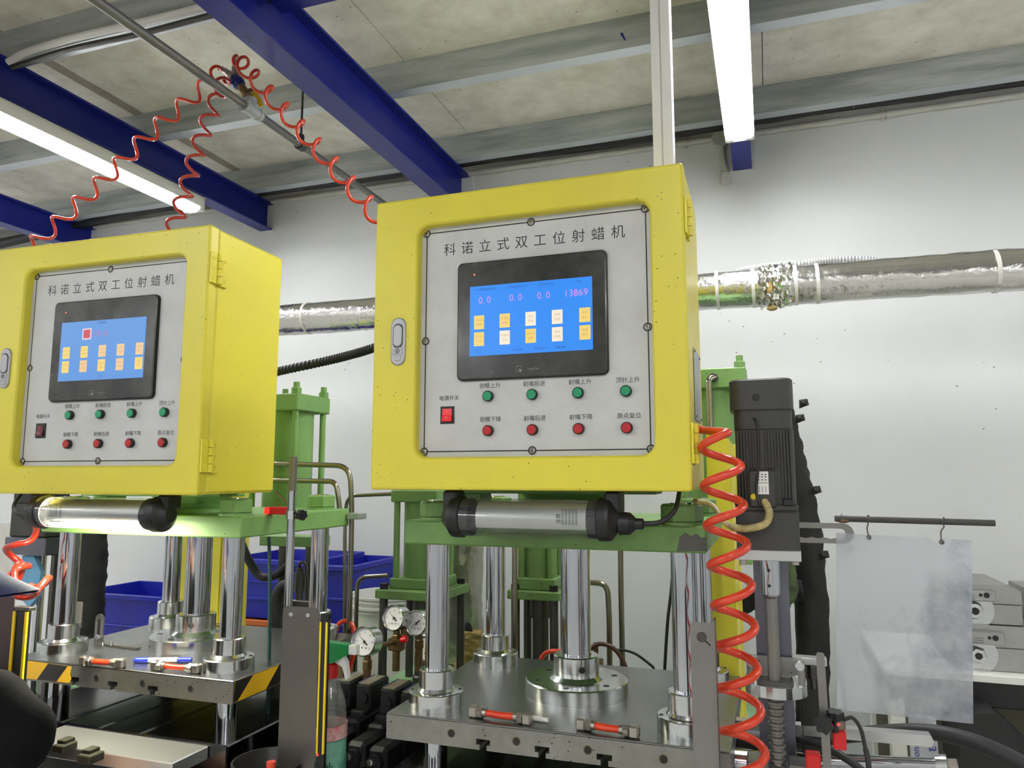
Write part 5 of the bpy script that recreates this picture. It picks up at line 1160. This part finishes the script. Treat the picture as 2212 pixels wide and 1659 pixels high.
def mould(x0, x1, y0, y1, z0, z1, lab, hexy, fb=.42, fn=.24):
    root = thing('aluminium_mould', ((x0 + x1) / 2, (y0 + y1) / 2, z0), lab, 'mould', 'aluminium moulds on the shelf'); h = z1 - z0
    obj('lower_half', MB().box(x0, x1, y0, y1, z0, z0 + h * .52, .002), MOULD, root)
    obj('upper_half', MB().prism([(x0, y0, z0 + h * .53), (x1, y0, z0 + h * .53), (x1, y0, z0 + h * .86), (x1 - .025, y0, z1), (x0, y0, z1)], (0, 1, 0), y1 - y0), MOULD, root)
    xb = x0 + (x1 - x0) * fb
    bk = obj('clamp_block', MB().box(x0 - .02, xb, y0 - .022, y0, z0 + h * .60, z1 - h * .12, .002), MOULD, root)
    for k, r_ in ((.022, .0075), (.036, .0045)): obj('pin_hole', MB().lathe([(r_, 0), (r_, .0006), (0, .0006)], (xb - k, y0 - .022, z1 - h * .24), (0, -1, 0), 14), INK, bk)
    for k in range(3): obj('groove', MB().box(x0 - .02, xb - .05, y0 - .0225, y0 - .022, z0 + h * (.64 + .05 * k), z0 + h * (.65 + .05 * k)), STEEL_D, bk)
    c = Vector((x0 + (x1 - x0) * fn, y0, z0 + h * .36))
    obj('turned_face', MB().lathe([(.052, -.001), (.052, .002), (0, .002)], c, (0, -1, 0), 36), STEEL, root)
    nz = obj('injection_nozzle', MB().lathe([(.024, 0), (.024, .012), (.019, .02), (.019, .03), (.010, .031), (.010, .02), (0, .02)], c, (0, -1, 0), 6 if hexy else 24, smooth=not hexy), STEEL, root)
    obj('nozzle_bore', MB().lathe([(.0095, 0), (0, 0)], c + Vector((0, -.0295, 0)), (0, -1, 0), 16), INK, nz)
    return root
zm = zs_ + .002
h2 = at(2150, 1356, Y=Ys).z
mould(sl - .02, sl + .42, Ys + .03, Ys + .33, zs_, h2, 'lower of two stacked aluminium moulds at the picture edge', True, .275, .125)
mould(sl - .03, sl + .155, Ys + .04, Ys + .30, h2 + .001, at(2150, 1268, Y=Ys).z, 'upper of two stacked aluminium moulds, smaller block', False, .65, .36)
mould(sl + .20, sl + .42, Ys + .10, Ys + .33, h2 + .001, at(2150, 1285, Y=Ys).z, 'aluminium mould behind the upper one at the picture edge', False)
obj('equipment_case', MB().prism([at(2070, 1545, Y=2.2), at(2075, 1680, Y=2.2), at(2300, 1680, Y=2.2), at(2230, 1610, Y=2.2), at(2150, 1540, Y=2.2)], (0, 1, 0), .2), BLACK_D, label='dark slanted machine part on the floor under the shelf', cat='machine part')
a, b = at(1962, 1545, Y=2.10), at(2032, 1700, Y=2.10)
t = thing('marked_board', ((a.x + b.x) / 2, 2.1, 0), 'grey board with blue handwriting standing behind the shaft', 'board')
obj('board', MB().box(a.x, b.x, 2.10, 2.115, 0, a.z, .001), mat('grey_board', (172, 174, 180), .6, var=.3, vscale=8), t)
m = MB(); q = at(1996, 1625, Y=2.099)
text(m, 'a Ta', (q.x + .024, 2.0985, q.z - .012), .034, ex=(0, 0, -1), ez=(1, 0, 0)); text(m, 'uuom', (q.x - .012, 2.0985, q.z - .004), .022, ex=(0, 0, -1), ez=(1, 0, 0))
obj('handwriting', m, mat('blue_marker', (40, 52, 140), .6), t)

# ================================================================== things on the press tables
def hose_link(p0, p1, zt, lab, pin=None):
    a = at(*p0, Z=zt + .0105); b = at(*p1, Z=zt + .0105); d = (b - a).normalized(); n = Vector((-d.y, d.x, 0))
    root = thing('hose_link', (a + b) / 2 - Vector((0, 0, .0105)), lab, 'hose link', 'red hose links on the tables')
    L_ = (b - a).length
    obj('hose', MB().tube([a + d * .022, a + d * (L_ / 2) + Vector((0, 0, -.001)), b - d * .022], .0062, 14), ORANGE, root)
    for c, s in ((a, 1), (b, -1)):
        M = Matrix.Translation(c) @ Matrix.Rotation(math.atan2(d.y, d.x), 4, 'Z')
        e = obj('elbow_fitting', MB().box(-.009, .009, -.0085, .0085, -.0105, .0105, .003, M), NICKEL, root)
        obj('union_nut', MB().hexa(c + d * s * .009, .0105, .010, axis=d * s), NICKEL, e)
        obj('ferrule', MB().cyl(c + d * s * .019, c + d * s * .026, .0078, n=16), NICKEL, e)
    if pin: pass
    return root
hose_link((1024, 1536), (1139, 1552), ZT_R, 'red hose link nearest the front left column of the right press')
hose_link((1256, 1563), (1370, 1580), ZT_R, 'red hose link in front of the ram on the right table')
hose_link((182, 1427), (262, 1432), ZT_L, 'red hose link near the slotted bracket on the left table')
hose_link((336, 1437), (425, 1444), ZT_L, 'red hose link beside the blue pen on the left table')
a, b = at(1152, 1551, Z=ZT_R + .005), at(1184, 1556, Z=ZT_R + .005)
obj('white_pin', MB().cyl(a, a.lerp(b, .6), .0046, n=14).cyl(a.lerp(b, .6), b, .0040, n=14), PAINTW, label='short white plastic pin lying beside a red hose link', cat='pin')
a, b = at(289, 1426, Z=ZT_L + .006), at(414, 1425, Z=ZT_L + .006); d = (b - a)
t = thing('marker_pen', (a + b) / 2, 'white marker pen with blue cap on the left table', 'pen')
obj('barrel', MB().cyl(a + d * .22, a + d * .78, .0056, n=16), PAINTW, t)
obj('cap', MB().lathe([(0, 0), (.005, .001), (.0062, .006), (.0062, d.length * .26)], a, d, 16), mat('pen_blue', (30, 50, 190), .3), t)
obj('end', MB().cyl(a + d * .76, b, .0058, .005, n=16), mat('pen_blue', (30, 50, 190), .3), t)
# slotted angle bracket standing on the left table
a = at(211, 1393, Z=ZT_L); yb = a.y; zt2 = at(212, 1326, Y=yb).z; hw_ = .0135
t = thing('angle_bracket', (a.x, yb, ZT_L), 'slotted steel angle bracket standing on the left table', 'bracket')
P = [(a.x - hw_, ZT_L), (a.x + hw_, ZT_L), (a.x + hw_, zt2 - hw_)] + [(a.x + hw_ * math.cos(R(k)), zt2 - hw_ + hw_ * math.sin(R(k))) for k in range(0, 181, 22)]
u = obj('upright', MB().prism([(x, yb, z) for x, z in P], (0, 1, 0), .004), STEEL_S, t)
obj('slot', plate_xz(rr(a.x - .004, a.x + .004, ZT_L + .022, zt2 - .012, .0039, 4), yb - .0005, yb + .001), INK, u)
b = at(296, 1403, Z=ZT_L)
obj('foot', MB().prism([(a.x - hw_, yb, ZT_L + .0005), (a.x - hw_ + .004, yb + .024, ZT_L + .0005), (b.x, b.y + .012, ZT_L + .0005), (b.x, b.y - .002, ZT_L + .0005)], (0, 0, 1), .004), STEEL_S, t)
for px in (222, 240): q = at(px, 1391, Z=ZT_L + .008); obj('bolt', MB().cyl((q.x, q.y, ZT_L + .004), (q.x, q.y, ZT_L + .013), .0042, n=10), STEEL, t)
q = at(213, 1376, Y=yb - .002); obj('bolt', MB().hexa((q.x, yb, q.z), .007, .007, axis=(0, -1, 0)), STEEL, t)

# ------------------------------------------------------------------ light curtains of the left press
Y = 1.25; x0, x1 = -.8985, -.8175; zt1 = at(650, 1311, Y=Y).z
t = thing('light_curtain', ((x0 + x1) / 2, Y, .50), 'grey steel light curtain cover with two screws, standing between the presses', 'light curtain', 'light curtains')
P = [(x0, .50), (x1, .50), (x1, zt1 - .012)] + [(x1 - .012 + .012 * math.cos(R(k)), zt1 - .012 + .012 * math.sin(R(k))) for k in range(15, 91, 15)] + [(x0 + .008 + .008 * math.cos(R(k)), zt1 - .008 + .008 * math.sin(R(k))) for k in range(90, 181, 15)]
obj('cover_plate', MB().prism([(x, Y, z) for x, z in P], (0, 1, 0), .002), mat('brushed_brown_steel', (110, 104, 98), .42, .8, var=.5, vscale=5, var_rgb=(84, 78, 72)), t)
for px, py in ((628, 1327), (665, 1329)):
    q = at(px, py, Y=Y); s_ = obj('cover_screw', MB().lathe([(.0045, 0), (.0038, .001), (.0018, .001), (.0018, .0004), (0, .0004)], (q.x, Y, q.z), (0, -1, 0), 12), STEEL, t)
bar = obj('sensor_bar', MB().box(x1 + .001, x1 + .0165, Y + .004, Y + .014, .50, zt1 - .012, .001), BLACK, t)
obj('bar_cap', MB().box(x1 + .0005, x1 + .0175, Y + .003, Y + .018, zt1 - .024, zt1 - .011, .002), BLACK_D, bar)
for x in (x1 + .0010, x1 + .0138): obj('yellow_edge', MB().box(x, x + .0028, Y + .002, Y + .006, at(690, 1630, Y=Y).z, zt1 - .026), YSTRIP, bar)
q = at(683, 1632, Y=Y); obj('status_led', MB().ball((x1 + .004, Y + .003, q.z), .0022, 8, 6), REDLED, bar)
Y = 1.20; t = thing('light_curtain', (-1.55, Y, .50), 'light curtain post with bright yellow edges beside the crouching person', 'light curtain', 'light curtains')
zt1 = at(40, 1316, Y=Y).z
obj('cover_plate', MB().box(-1.66, -1.5475, Y + .002, Y + .004, .50, at(10, 1288, Y=Y).z), mat('purple_brown_steel', (84, 70, 70), .4, .7, var=.4, vscale=6), t)
bar = obj('sensor_bar', MB().box(-1.5475, -1.506, Y + .004, Y + .012, .50, zt1 - .004, .001), BLACK, t)
obj('bar_cap', MB().box(-1.549, -1.504, Y + .003, Y + .02, zt1 - .004, zt1 + .004, .001), STEEL_D, bar)
for x in (-1.5475, -1.5125): obj('yellow_edge', MB().box(x, x + .0066, Y + .001, Y + .005, .52, zt1 - .005), mat('bright_yellow_edge', (250, 214, 20), .4), bar)  # plain bright yellow edge strips

# ------------------------------------------------------------------ sensor post beside the left press head
Y = 1.43; q = at(630, 1100, Y=Y); t = thing('sensor_post', (q.x, Y, .6), 'upright steel post with a black star knob beside the left green head', 'post')
obj('rod', MB().cyl((q.x, Y, .6), (q.x, Y, at(632, 1060, Y=Y).z), .0092, n=18), CHROME, t)
obj('top_bar', MB().box(q.x - .0068, q.x + .0068, Y - .0068, Y + .0068, at(632, 1065, Y=Y).z, at(634, 986, Y=Y).z, .001), STEEL_S, t)
zc = at(630, 1112, Y=Y).z
cl_ = obj('clamp_ring', MB().lathe([(.009, -.009), (.0125, -.009), (.0125, .009), (.009, .009)], (q.x, Y, zc), n=20).cyl((q.x + .011, Y, zc), (q.x + .024, Y, zc), .004, n=10), STEEL, t)
obj('star_knob', star((q.x + .021, Y, zc), (1, -.35, 0), .0125, .014), BLACK, cl_)
a, b = at(583, 1096, Y=1.47), at(622, 1114, Y=1.47)
rs = obj('red_sensor', MB().box(a.x, b.x, 1.455, 1.475, 1.4125, max(a.z, 1.43), .002), REDP, t)
obj('sensor_led', MB().box(a.x - .003, a.x + .010, 1.452, 1.474, 1.4135, max(a.z, 1.43) - .001, .002), emit('red_led_soft', (255, 40, 30), .5), rs)
obj('teal_cable', MB().tube(spline([at(581, 1160, Y=1.50), at(583, 1250, Y=1.50), at(582, 1380, Y=1.50), at(580, 1480, Y=1.50), at(577, 1600, Y=1.50)], 8), .0042, 8), mat('teal_hose', (16, 52, 52), .35), label='dark teal hose hanging straight down behind the left table corner', cat='hose')

# ------------------------------------------------------------------ hoses and wires behind the presses
obj('red_hose', MB().tube(spline([at(1164, 1545, Y=1.93), at(1168, 1436, Y=1.93), at(1174, 1416, Y=1.93), at(1190, 1407, Y=1.92), at(1215, 1408, Y=1.91)], 8), .0062, 10), ORANGE, label='short orange hose bend behind the ram of the right press', cat='hose')
obj('brown_hose', MB().tube(spline([at(1270, 1412, Y=1.95), at(1282, 1396, Y=1.95), at(1300, 1391, Y=1.95), at(1325, 1400, Y=1.95), at(1344, 1425, Y=1.95), at(1355, 1460, Y=1.95), at(1358, 1545, Y=1.95)], 8), .0058, 10), mat('brown_hose', (74, 48, 32), .4), label='brown hose arching behind the right side of the ram', cat='hose')
obj('black_wire', MB().tube(spline([at(1326, 1406, Y=2.0), at(1345, 1404, Y=2.0), at(1372, 1412, Y=2.0), at(1400, 1432, Y=2.0), at(1412, 1444, Y=2.0), at(1405, 1455, Y=2.0), at(1385, 1448, Y=2.0), at(1372, 1446, Y=2.0), at(1360, 1456, Y=2.0), at(1350, 1530, Y=2.0)], 8), .0035, 8), RUBBER, label='looped black wire lying behind the right table', cat='wire')
obj('black_cable', MB().tube(spline([at(1456, 1190, Y=2.05), at(1450, 1275, Y=2.05), at(1442, 1345, Y=2.05), at(1435, 1460, Y=2.05), at(1432, 1525, Y=2.05)], 8), .0042, 8), RUBBER, label='black cable running straight down right of the ram', cat='cable')
obj('brass_fitting', MB().hexa(at(1287, 1452, Y=1.98), .013, .03).cyl(at(1287, 1535, Y=1.98), at(1287, 1388, Y=1.98), .007, n=12).cyl(at(1280, 1432, Y=1.97), at(1302, 1432, Y=1.97), .012, n=14), BRASS, label='small brass hose fitting beside the ram base', cat='fitting')
obj('red_hose', MB().tube(spline([at(727, 1362, Y=1.84), at(733, 1347, Y=1.84), at(748, 1341, Y=1.84), at(762, 1352, Y=1.84), at(768, 1385, Y=1.83), at(762, 1420, Y=1.82), at(752, 1460, Y=1.82), at(745, 1520, Y=1.82)], 8), .0062, 10), ORANGE, label='orange hose loop behind the lowest pressure gauge', cat='hose')
obj('black_hose', MB().tube(spline([at(520, 1170, Y=2.0), at(540, 1215, Y=2.0), at(565, 1246, Y=2.0), at(600, 1240, Y=2.0), at(622, 1220, Y=2.0)], 8), .013, 12), RUBBER, label='black hose end crossing behind the left rear columns', cat='hose')
obj('black_hose', MB().tube(spline([at(628, 1262, Y=1.9), at(610, 1268, Y=1.9), at(598, 1290, Y=1.9), at(594, 1340, Y=1.9), at(594, 1420, Y=1.9), at(594, 1560, Y=1.9)], 8), .0165, 14), RUBBER, label='thick black hose bending down beside the steel light curtain', cat='hose')
# below the left table
a, b = at(95, 1512, Y=1.60), at(345, 1550, Y=1.56)
t = thing('air_cylinder', b, 'black air cylinder with yellow tape under the left table', 'cylinder')
obj('tube_body', MB().cyl(a, b, .022, n=20), BLACK_D, t); obj('yellow_band', MB().cyl(a.lerp(b, .70), a.lerp(b, .80), .0228, n=20), mat('dull_yellow_tape', (120, 108, 40), .5), t)
obj('end_block', MB().ball(b, .03, 14, 10, (1.1, .8, .9)), BLACK_D, t)
a = at(200, 1520, Y=1.52); obj('support_strap', MB().box(a.x - .012, a.x + .012, 1.52, 1.526, ZT_L - .118, a.z, .001), STEEL_S, label='flat steel strap standing under the left table', cat='strap')
zl = ZT_L - .118
obj('bed_ledge', MB().box(-1.49, -1.10, 1.20, 1.299, zl - .03, zl - .004, .002), ALU, label='bright aluminium ledge in front of the left lower bed', cat='ledge')
for (p, q, w) in (((112, 1618), (160, 1612), 'farther'), ((165, 1640), (214, 1636), 'nearer')):
    a, b = at(*p, Z=zl + .004), at(*q, Z=zl + .004)
    obj('clamp_block', MB().box(a.x, b.x, a.y, a.y + .035, zl - .004, zl + .012, .002).box(a.x, a.x + .02, a.y + .01, a.y + .035, zl + .012, zl + .018, .001), mat('olive_block', (62, 60, 46), .5, .5), label='small olive clamp block on the bright ledge, the %s one' % w, cat='block', group='clamp blocks on the ledge')
c = at(560, 1672, Y=1.22)
obj('black_dish', MB().lathe([(0, 0), (.055, 0), (.068, .02), (.070, .035), (.066, .035), (.05, .006), (0, .006)], (c.x, 1.25, c.z - .02), n=32), BLACK, label='shallow black dish at the bottom edge beside the left press', cat='dish')
c2 = at(585, 1655, Y=1.19); obj('orange_cap', MB().cyl((c2.x, 1.19, c2.z - .025), (c2.x, 1.19, c2.z + .008), .008, n=16), ORANGE, label='small orange cap standing in the black dish', cat='cap')
obj('dish_stand', MB().box(c.x - .05, c.x + .05, 1.21, 1.29, 0, c.z - .0205, .003), BLACK_D, label='dark box under the black dish', cat='box')

# ------------------------------------------------------------------ neighbouring motor and coil at the left edge
Y = 1.52; x0, x1 = at(22, 1115, Y=Y).x, at(100, 1115, Y=Y).x
t = thing('gear_motor', ((x0 + x1) / 2, Y + .05, at(60, 1200, Y=Y).z), 'dark grey gear motor partly hidden by the left work lamp', 'motor')
obj('gearbox', MB().box(x0, x1, Y, Y + .1, at(60, 1161, Y=Y).z, at(60, 1086, Y=Y).z, .004), MOTOR, t)
obj('terminal_box', MB().box(x0 + .01, x1 - .01, Y - .004, Y + .08, at(60, 1088, Y=Y).z, at(60, 1030, Y=Y).z, .004), BLACK, t)
obj('flange_plate', MB().box(x0 - .008, x1 + .01, Y - .004, Y + .1, at(60, 1199, Y=Y).z, at(60, 1161, Y=Y).z, .002), STEEL_P, t)
obj('drive_shaft', MB().cyl((x0 + .07, Y + .05, .9), (x0 + .07, Y + .05, at(60, 1199, Y=Y).z), .012, n=16), STEEL, t)
obj('shaft_post', MB().box(x1 + .004, x1 + .018, Y + .02, Y + .05, 0, at(60, 1199, Y=Y).z, .001), STEEL_D, t)
obj('side_bracket', MB().box(at(146, 1330, Y=1.45).x, at(175, 1330, Y=1.45).x, 1.45, 1.455, at(160, 1356, Y=1.45).z, at(160, 1300, Y=1.45).z, .001), STEEL_S, label='small square steel bracket on the left front column', cat='bracket')
obj('coil_hose', coil([at(92, 1105, Y=1.33), at(70, 1125, Y=1.30), at(44, 1165, Y=1.30), at(36, 1215, Y=1.30), at(44, 1262, Y=1.28), at(60, 1290, Y=1.27), at(90, 1272, Y=1.28), at(40, 1240, Y=1.29), at(-30, 1262, Y=1.29)], .024, .0072, 5.4, n=10, per=22, ph=2.6, ramp=.08), ORANGE_D, label='tangled red coil hose above the person with the navy cap', cat='hose', group='coiled air hoses')
obj('blue_cloth', MB().prism([at(48, 1200, Y=1.535), at(42, 1290, Y=1.535), at(62, 1312, Y=1.535), at(80, 1290, Y=1.535), at(88, 1235, Y=1.535), at(72, 1200, Y=1.535)], (0, 1, 0), .012), mat('light_blue_cloth', (110, 164, 200), .8, var=.4, vscale=14), label='light blue cloth hanging behind the red coil hose', cat='cloth')
obj('wall_poster', MB().box(at(-60, 1230, Y=3.045).x, at(28, 1230, Y=3.045).x, 3.044, 3.049, at(10, 1290, Y=3.045).z, at(10, 1130, Y=3.045).z), mat('paper', (206, 204, 196), .7, var=.4, vscale=14, var_rgb=(170, 168, 150)), label='pale paper sheet on the wall at the left edge', cat='paper')

# ================================================================== the person at the left edge
tip = at(70, 1276, Y=1.0)
hd = tip + Vector((-.262, 0, .004))
el = at(60, 1592, Y=.97); sh = at(-95, 1497, Y=.93); wr = at(-40, 1712, Y=1.06)
J_ = {'pel': (-1.80, .99, .68), 'sp1': (-1.72, .99, .86), 'sp2': (-1.60, .99, 1.04), 'nk': (hd.x - .075, .99, 1.175), 'hd0': (hd.x - .02, 1.0, hd.z - .055), 'hd1': (hd.x - .01, 1.0, hd.z + .06),
      'shR': tuple(sh), 'upR': tuple(sh.lerp(el, .5) + Vector((0, 0, .006))), 'elR': tuple(el), 'faR': tuple(el.lerp(wr, .55)), 'wrR': tuple(wr), 'hnR': (wr.x + .07, wr.y + .05, wr.z - .02),
      'shL': (-1.53, 1.10, 1.10), 'elL': (-1.42, 1.10, .93), 'wrL': (-1.38, 1.02, .84), 'hnL': (-1.31, 1.03, .82),
      'hpR': (-1.76, .90, .66), 'knR': (-1.36, .84, .64), 'anR': (-1.42, .84, .10), 'toR': (-1.28, .84, .04), 'hpL': (-1.76, 1.08, .66), 'knL': (-1.36, 1.08, .60), 'anL': (-1.44, 1.10, .10), 'toL': (-1.30, 1.10, .04)}
RA = {'pel': .13, 'sp1': .135, 'sp2': .13, 'nk': .055, 'hd0': .075, 'hd1': .085, 'shR': .068, 'upR': .066, 'elR': .058, 'faR': .052, 'wrR': .036, 'hnR': .034, 'shL': .064, 'elL': .054, 'wrL': .036, 'hnL': .034,
      'hpR': .10, 'knR': .07, 'anR': .048, 'toR': .04, 'hpL': .10, 'knL': .07, 'anL': .048, 'toL': .04}
ED = [('pel', 'sp1'), ('sp1', 'sp2'), ('sp2', 'nk'), ('nk', 'hd0'), ('hd0', 'hd1'), ('sp2', 'shR'), ('shR', 'upR'), ('upR', 'elR'), ('elR', 'faR'), ('faR', 'wrR'), ('wrR', 'hnR'), ('sp2', 'shL'), ('shL', 'elL'), ('elL', 'wrL'), ('wrL', 'hnL'),
      ('pel', 'hpR'), ('hpR', 'knR'), ('knR', 'anR'), ('anR', 'toR'), ('pel', 'hpL'), ('hpL', 'knL'), ('knL', 'anL'), ('anL', 'toL')]
K = list(J_); me = bpy.data.meshes.new('person'); me.from_pydata([J_[k] for k in K], [(K.index(a), K.index(b)) for a, b in ED], [])
po = bpy.data.objects.new('person', me); COL.objects.link(po)
sk = po.modifiers.new('skin', 'SKIN'); sk.use_smooth_shade = True
for i, k in enumerate(K): me.skin_vertices[0].data[i].radius = (RA[k], RA[k])
me.skin_vertices[0].data[0].use_root = True
ss = po.modifiers.new('subsurf', 'SUBSURF'); ss.levels = 2; ss.render_levels = 2
dg = bpy.context.evaluated_depsgraph_get(); me2 = bpy.data.meshes.new_from_object(po.evaluated_get(dg)); po.modifiers.clear(); po.data = me2
me2.materials.clear(); me2.materials.append(CLOTH); me2.materials.append(SKIN)
for p in me2.polygons:
    p.use_smooth = True
    if p.center.z > 1.20 and p.center.x > hd.x - .11: p.material_index = 1
    if min((Vector(p.center) - Vector(J_[k])).length for k in ('hnR', 'hnL')) < .055: p.material_index = 1
# folds in the sleeve
for v in me2.vertices:
    d = (Vector(v.co) - sh).dot((el - sh).normalized()); L_ = (el - sh).length
    if -.05 < d < L_ + .08 and (Vector(v.co) - (sh + (el - sh).normalized() * d)).length < .12: v.co += v.normal * .004 * math.sin(d * 95 + v.co.z * 40)
tag(po, 'person in black clothes and a navy cap bending over the left press', 'person')
pc = hd + Vector((0, 0, .035)); n = 24; m = MB()
cap = []
for j in range(7):
    p = math.pi / 2 * j / 6
    for i in range(n):
        w = 2 * math.pi * i / n; cap.append(pc + Vector((.105 * math.cos(p) * math.cos(w) - .01, .088 * math.cos(p) * math.sin(w), .085 * math.sin(p))))
m.add(cap, [(j * n + i, j * n + (i + 1) % n, (j + 1) * n + (i + 1) % n, (j + 1) * n + i) for j in range(6) for i in range(n)], True)
vis = []; nv = 14
for j in range(6):
    for i in range(nv + 1):
        w = R(-72 + 144 * i / nv); r0 = .100; r1 = .265; r = r0 + (r1 - r0) * (j / 5) * math.cos(w * .62)
        vis.append(hd + Vector((r * math.cos(w) - .004, min(r, .13) * .74 * math.sin(w), .026 - .030 * (j / 5) ** 1.2 - .024 * (math.sin(w) ** 2) * (.4 + .6 * j / 5))))
F_ = [(j * (nv + 1) + i, j * (nv + 1) + i + 1, (j + 1) * (nv + 1) + i + 1, (j + 1) * (nv + 1) + i) for j in range(5) for i in range(nv)]
cp_ = obj('cap', m, NAVY, po)
m = MB().add(vis, F_, True); m.add([v - Vector((0, 0, .004)) for v in vis], [tuple(reversed(f)) for f in F_], True); obj('visor', m, NAVY, cp_)
fc = hd + Vector((.062, 0, -.03))
obj('face_mask', MB().ball(fc + Vector((-.012, 0, -.045)), .046, 16, 12, (.62, 1.1, .95)), MASKW, po)
for s in (-1, 1): obj('eye', MB().ball(hd + Vector((.068, s * .030, -.004)), .010, 10, 8), MASKW, po)
obj('nose', MB().ball(hd + Vector((.086, 0, -.022)), .014, 10, 8, (1.1, .8, 1.3)), SKIN, po)
for s in (-1, 1): obj('ear', MB().ball(hd + Vector((-.015, s * .084, -.01)), .024, 10, 8, (.8, .3, 1.2)), SKIN, po)
obj('hair', MB().ball(hd + Vector((-.035, 0, .005)), .088, 16, 12, (.85, .96, .75)), HAIR, po)
for hand, dirn in ((J_['hnR'], 1), (J_['hnL'], -1)):
    for k in range(4):
        b0 = Vector(hand) + Vector((.02, -.022 + .015 * k, .0)); l = (.062, .07, .066, .05)[k]
        obj('finger', MB().tube(spline([b0, b0 + Vector((l * .5, 0, -.004)), b0 + Vector((l * .85, 0, -.022)), b0 + Vector((l * .9, 0, -.038))], 4), [.0085] * 9 + [.0075] * 4, 8), SKIN, po)
    b0 = Vector(hand) + Vector((-.005, -.03 * dirn, .004)); obj('thumb', MB().tube(spline([b0, b0 + Vector((.02, -.018 * dirn, -.004)), b0 + Vector((.045, -.016 * dirn, -.018))], 4), .009, 8), SKIN, po)
t = thing('work_stool', (-1.80, .99, 0), 'round black stool under the person with the navy cap', 'stool')
obj('seat', MB().lathe([(0, .50), (.15, .50), (.16, .51), (.16, .545), (.145, .555), (0, .555)], (-1.80, .99, 0), n=28), BLACK, t)
for k in range(4): w = R(45 + 90 * k); obj('leg', MB().cyl((-1.80 + .16 * math.cos(w), .99 + .16 * math.sin(w), 0), (-1.80 + .10 * math.cos(w), .99 + .10 * math.sin(w), .50), .012, n=10), STEEL_D, t)
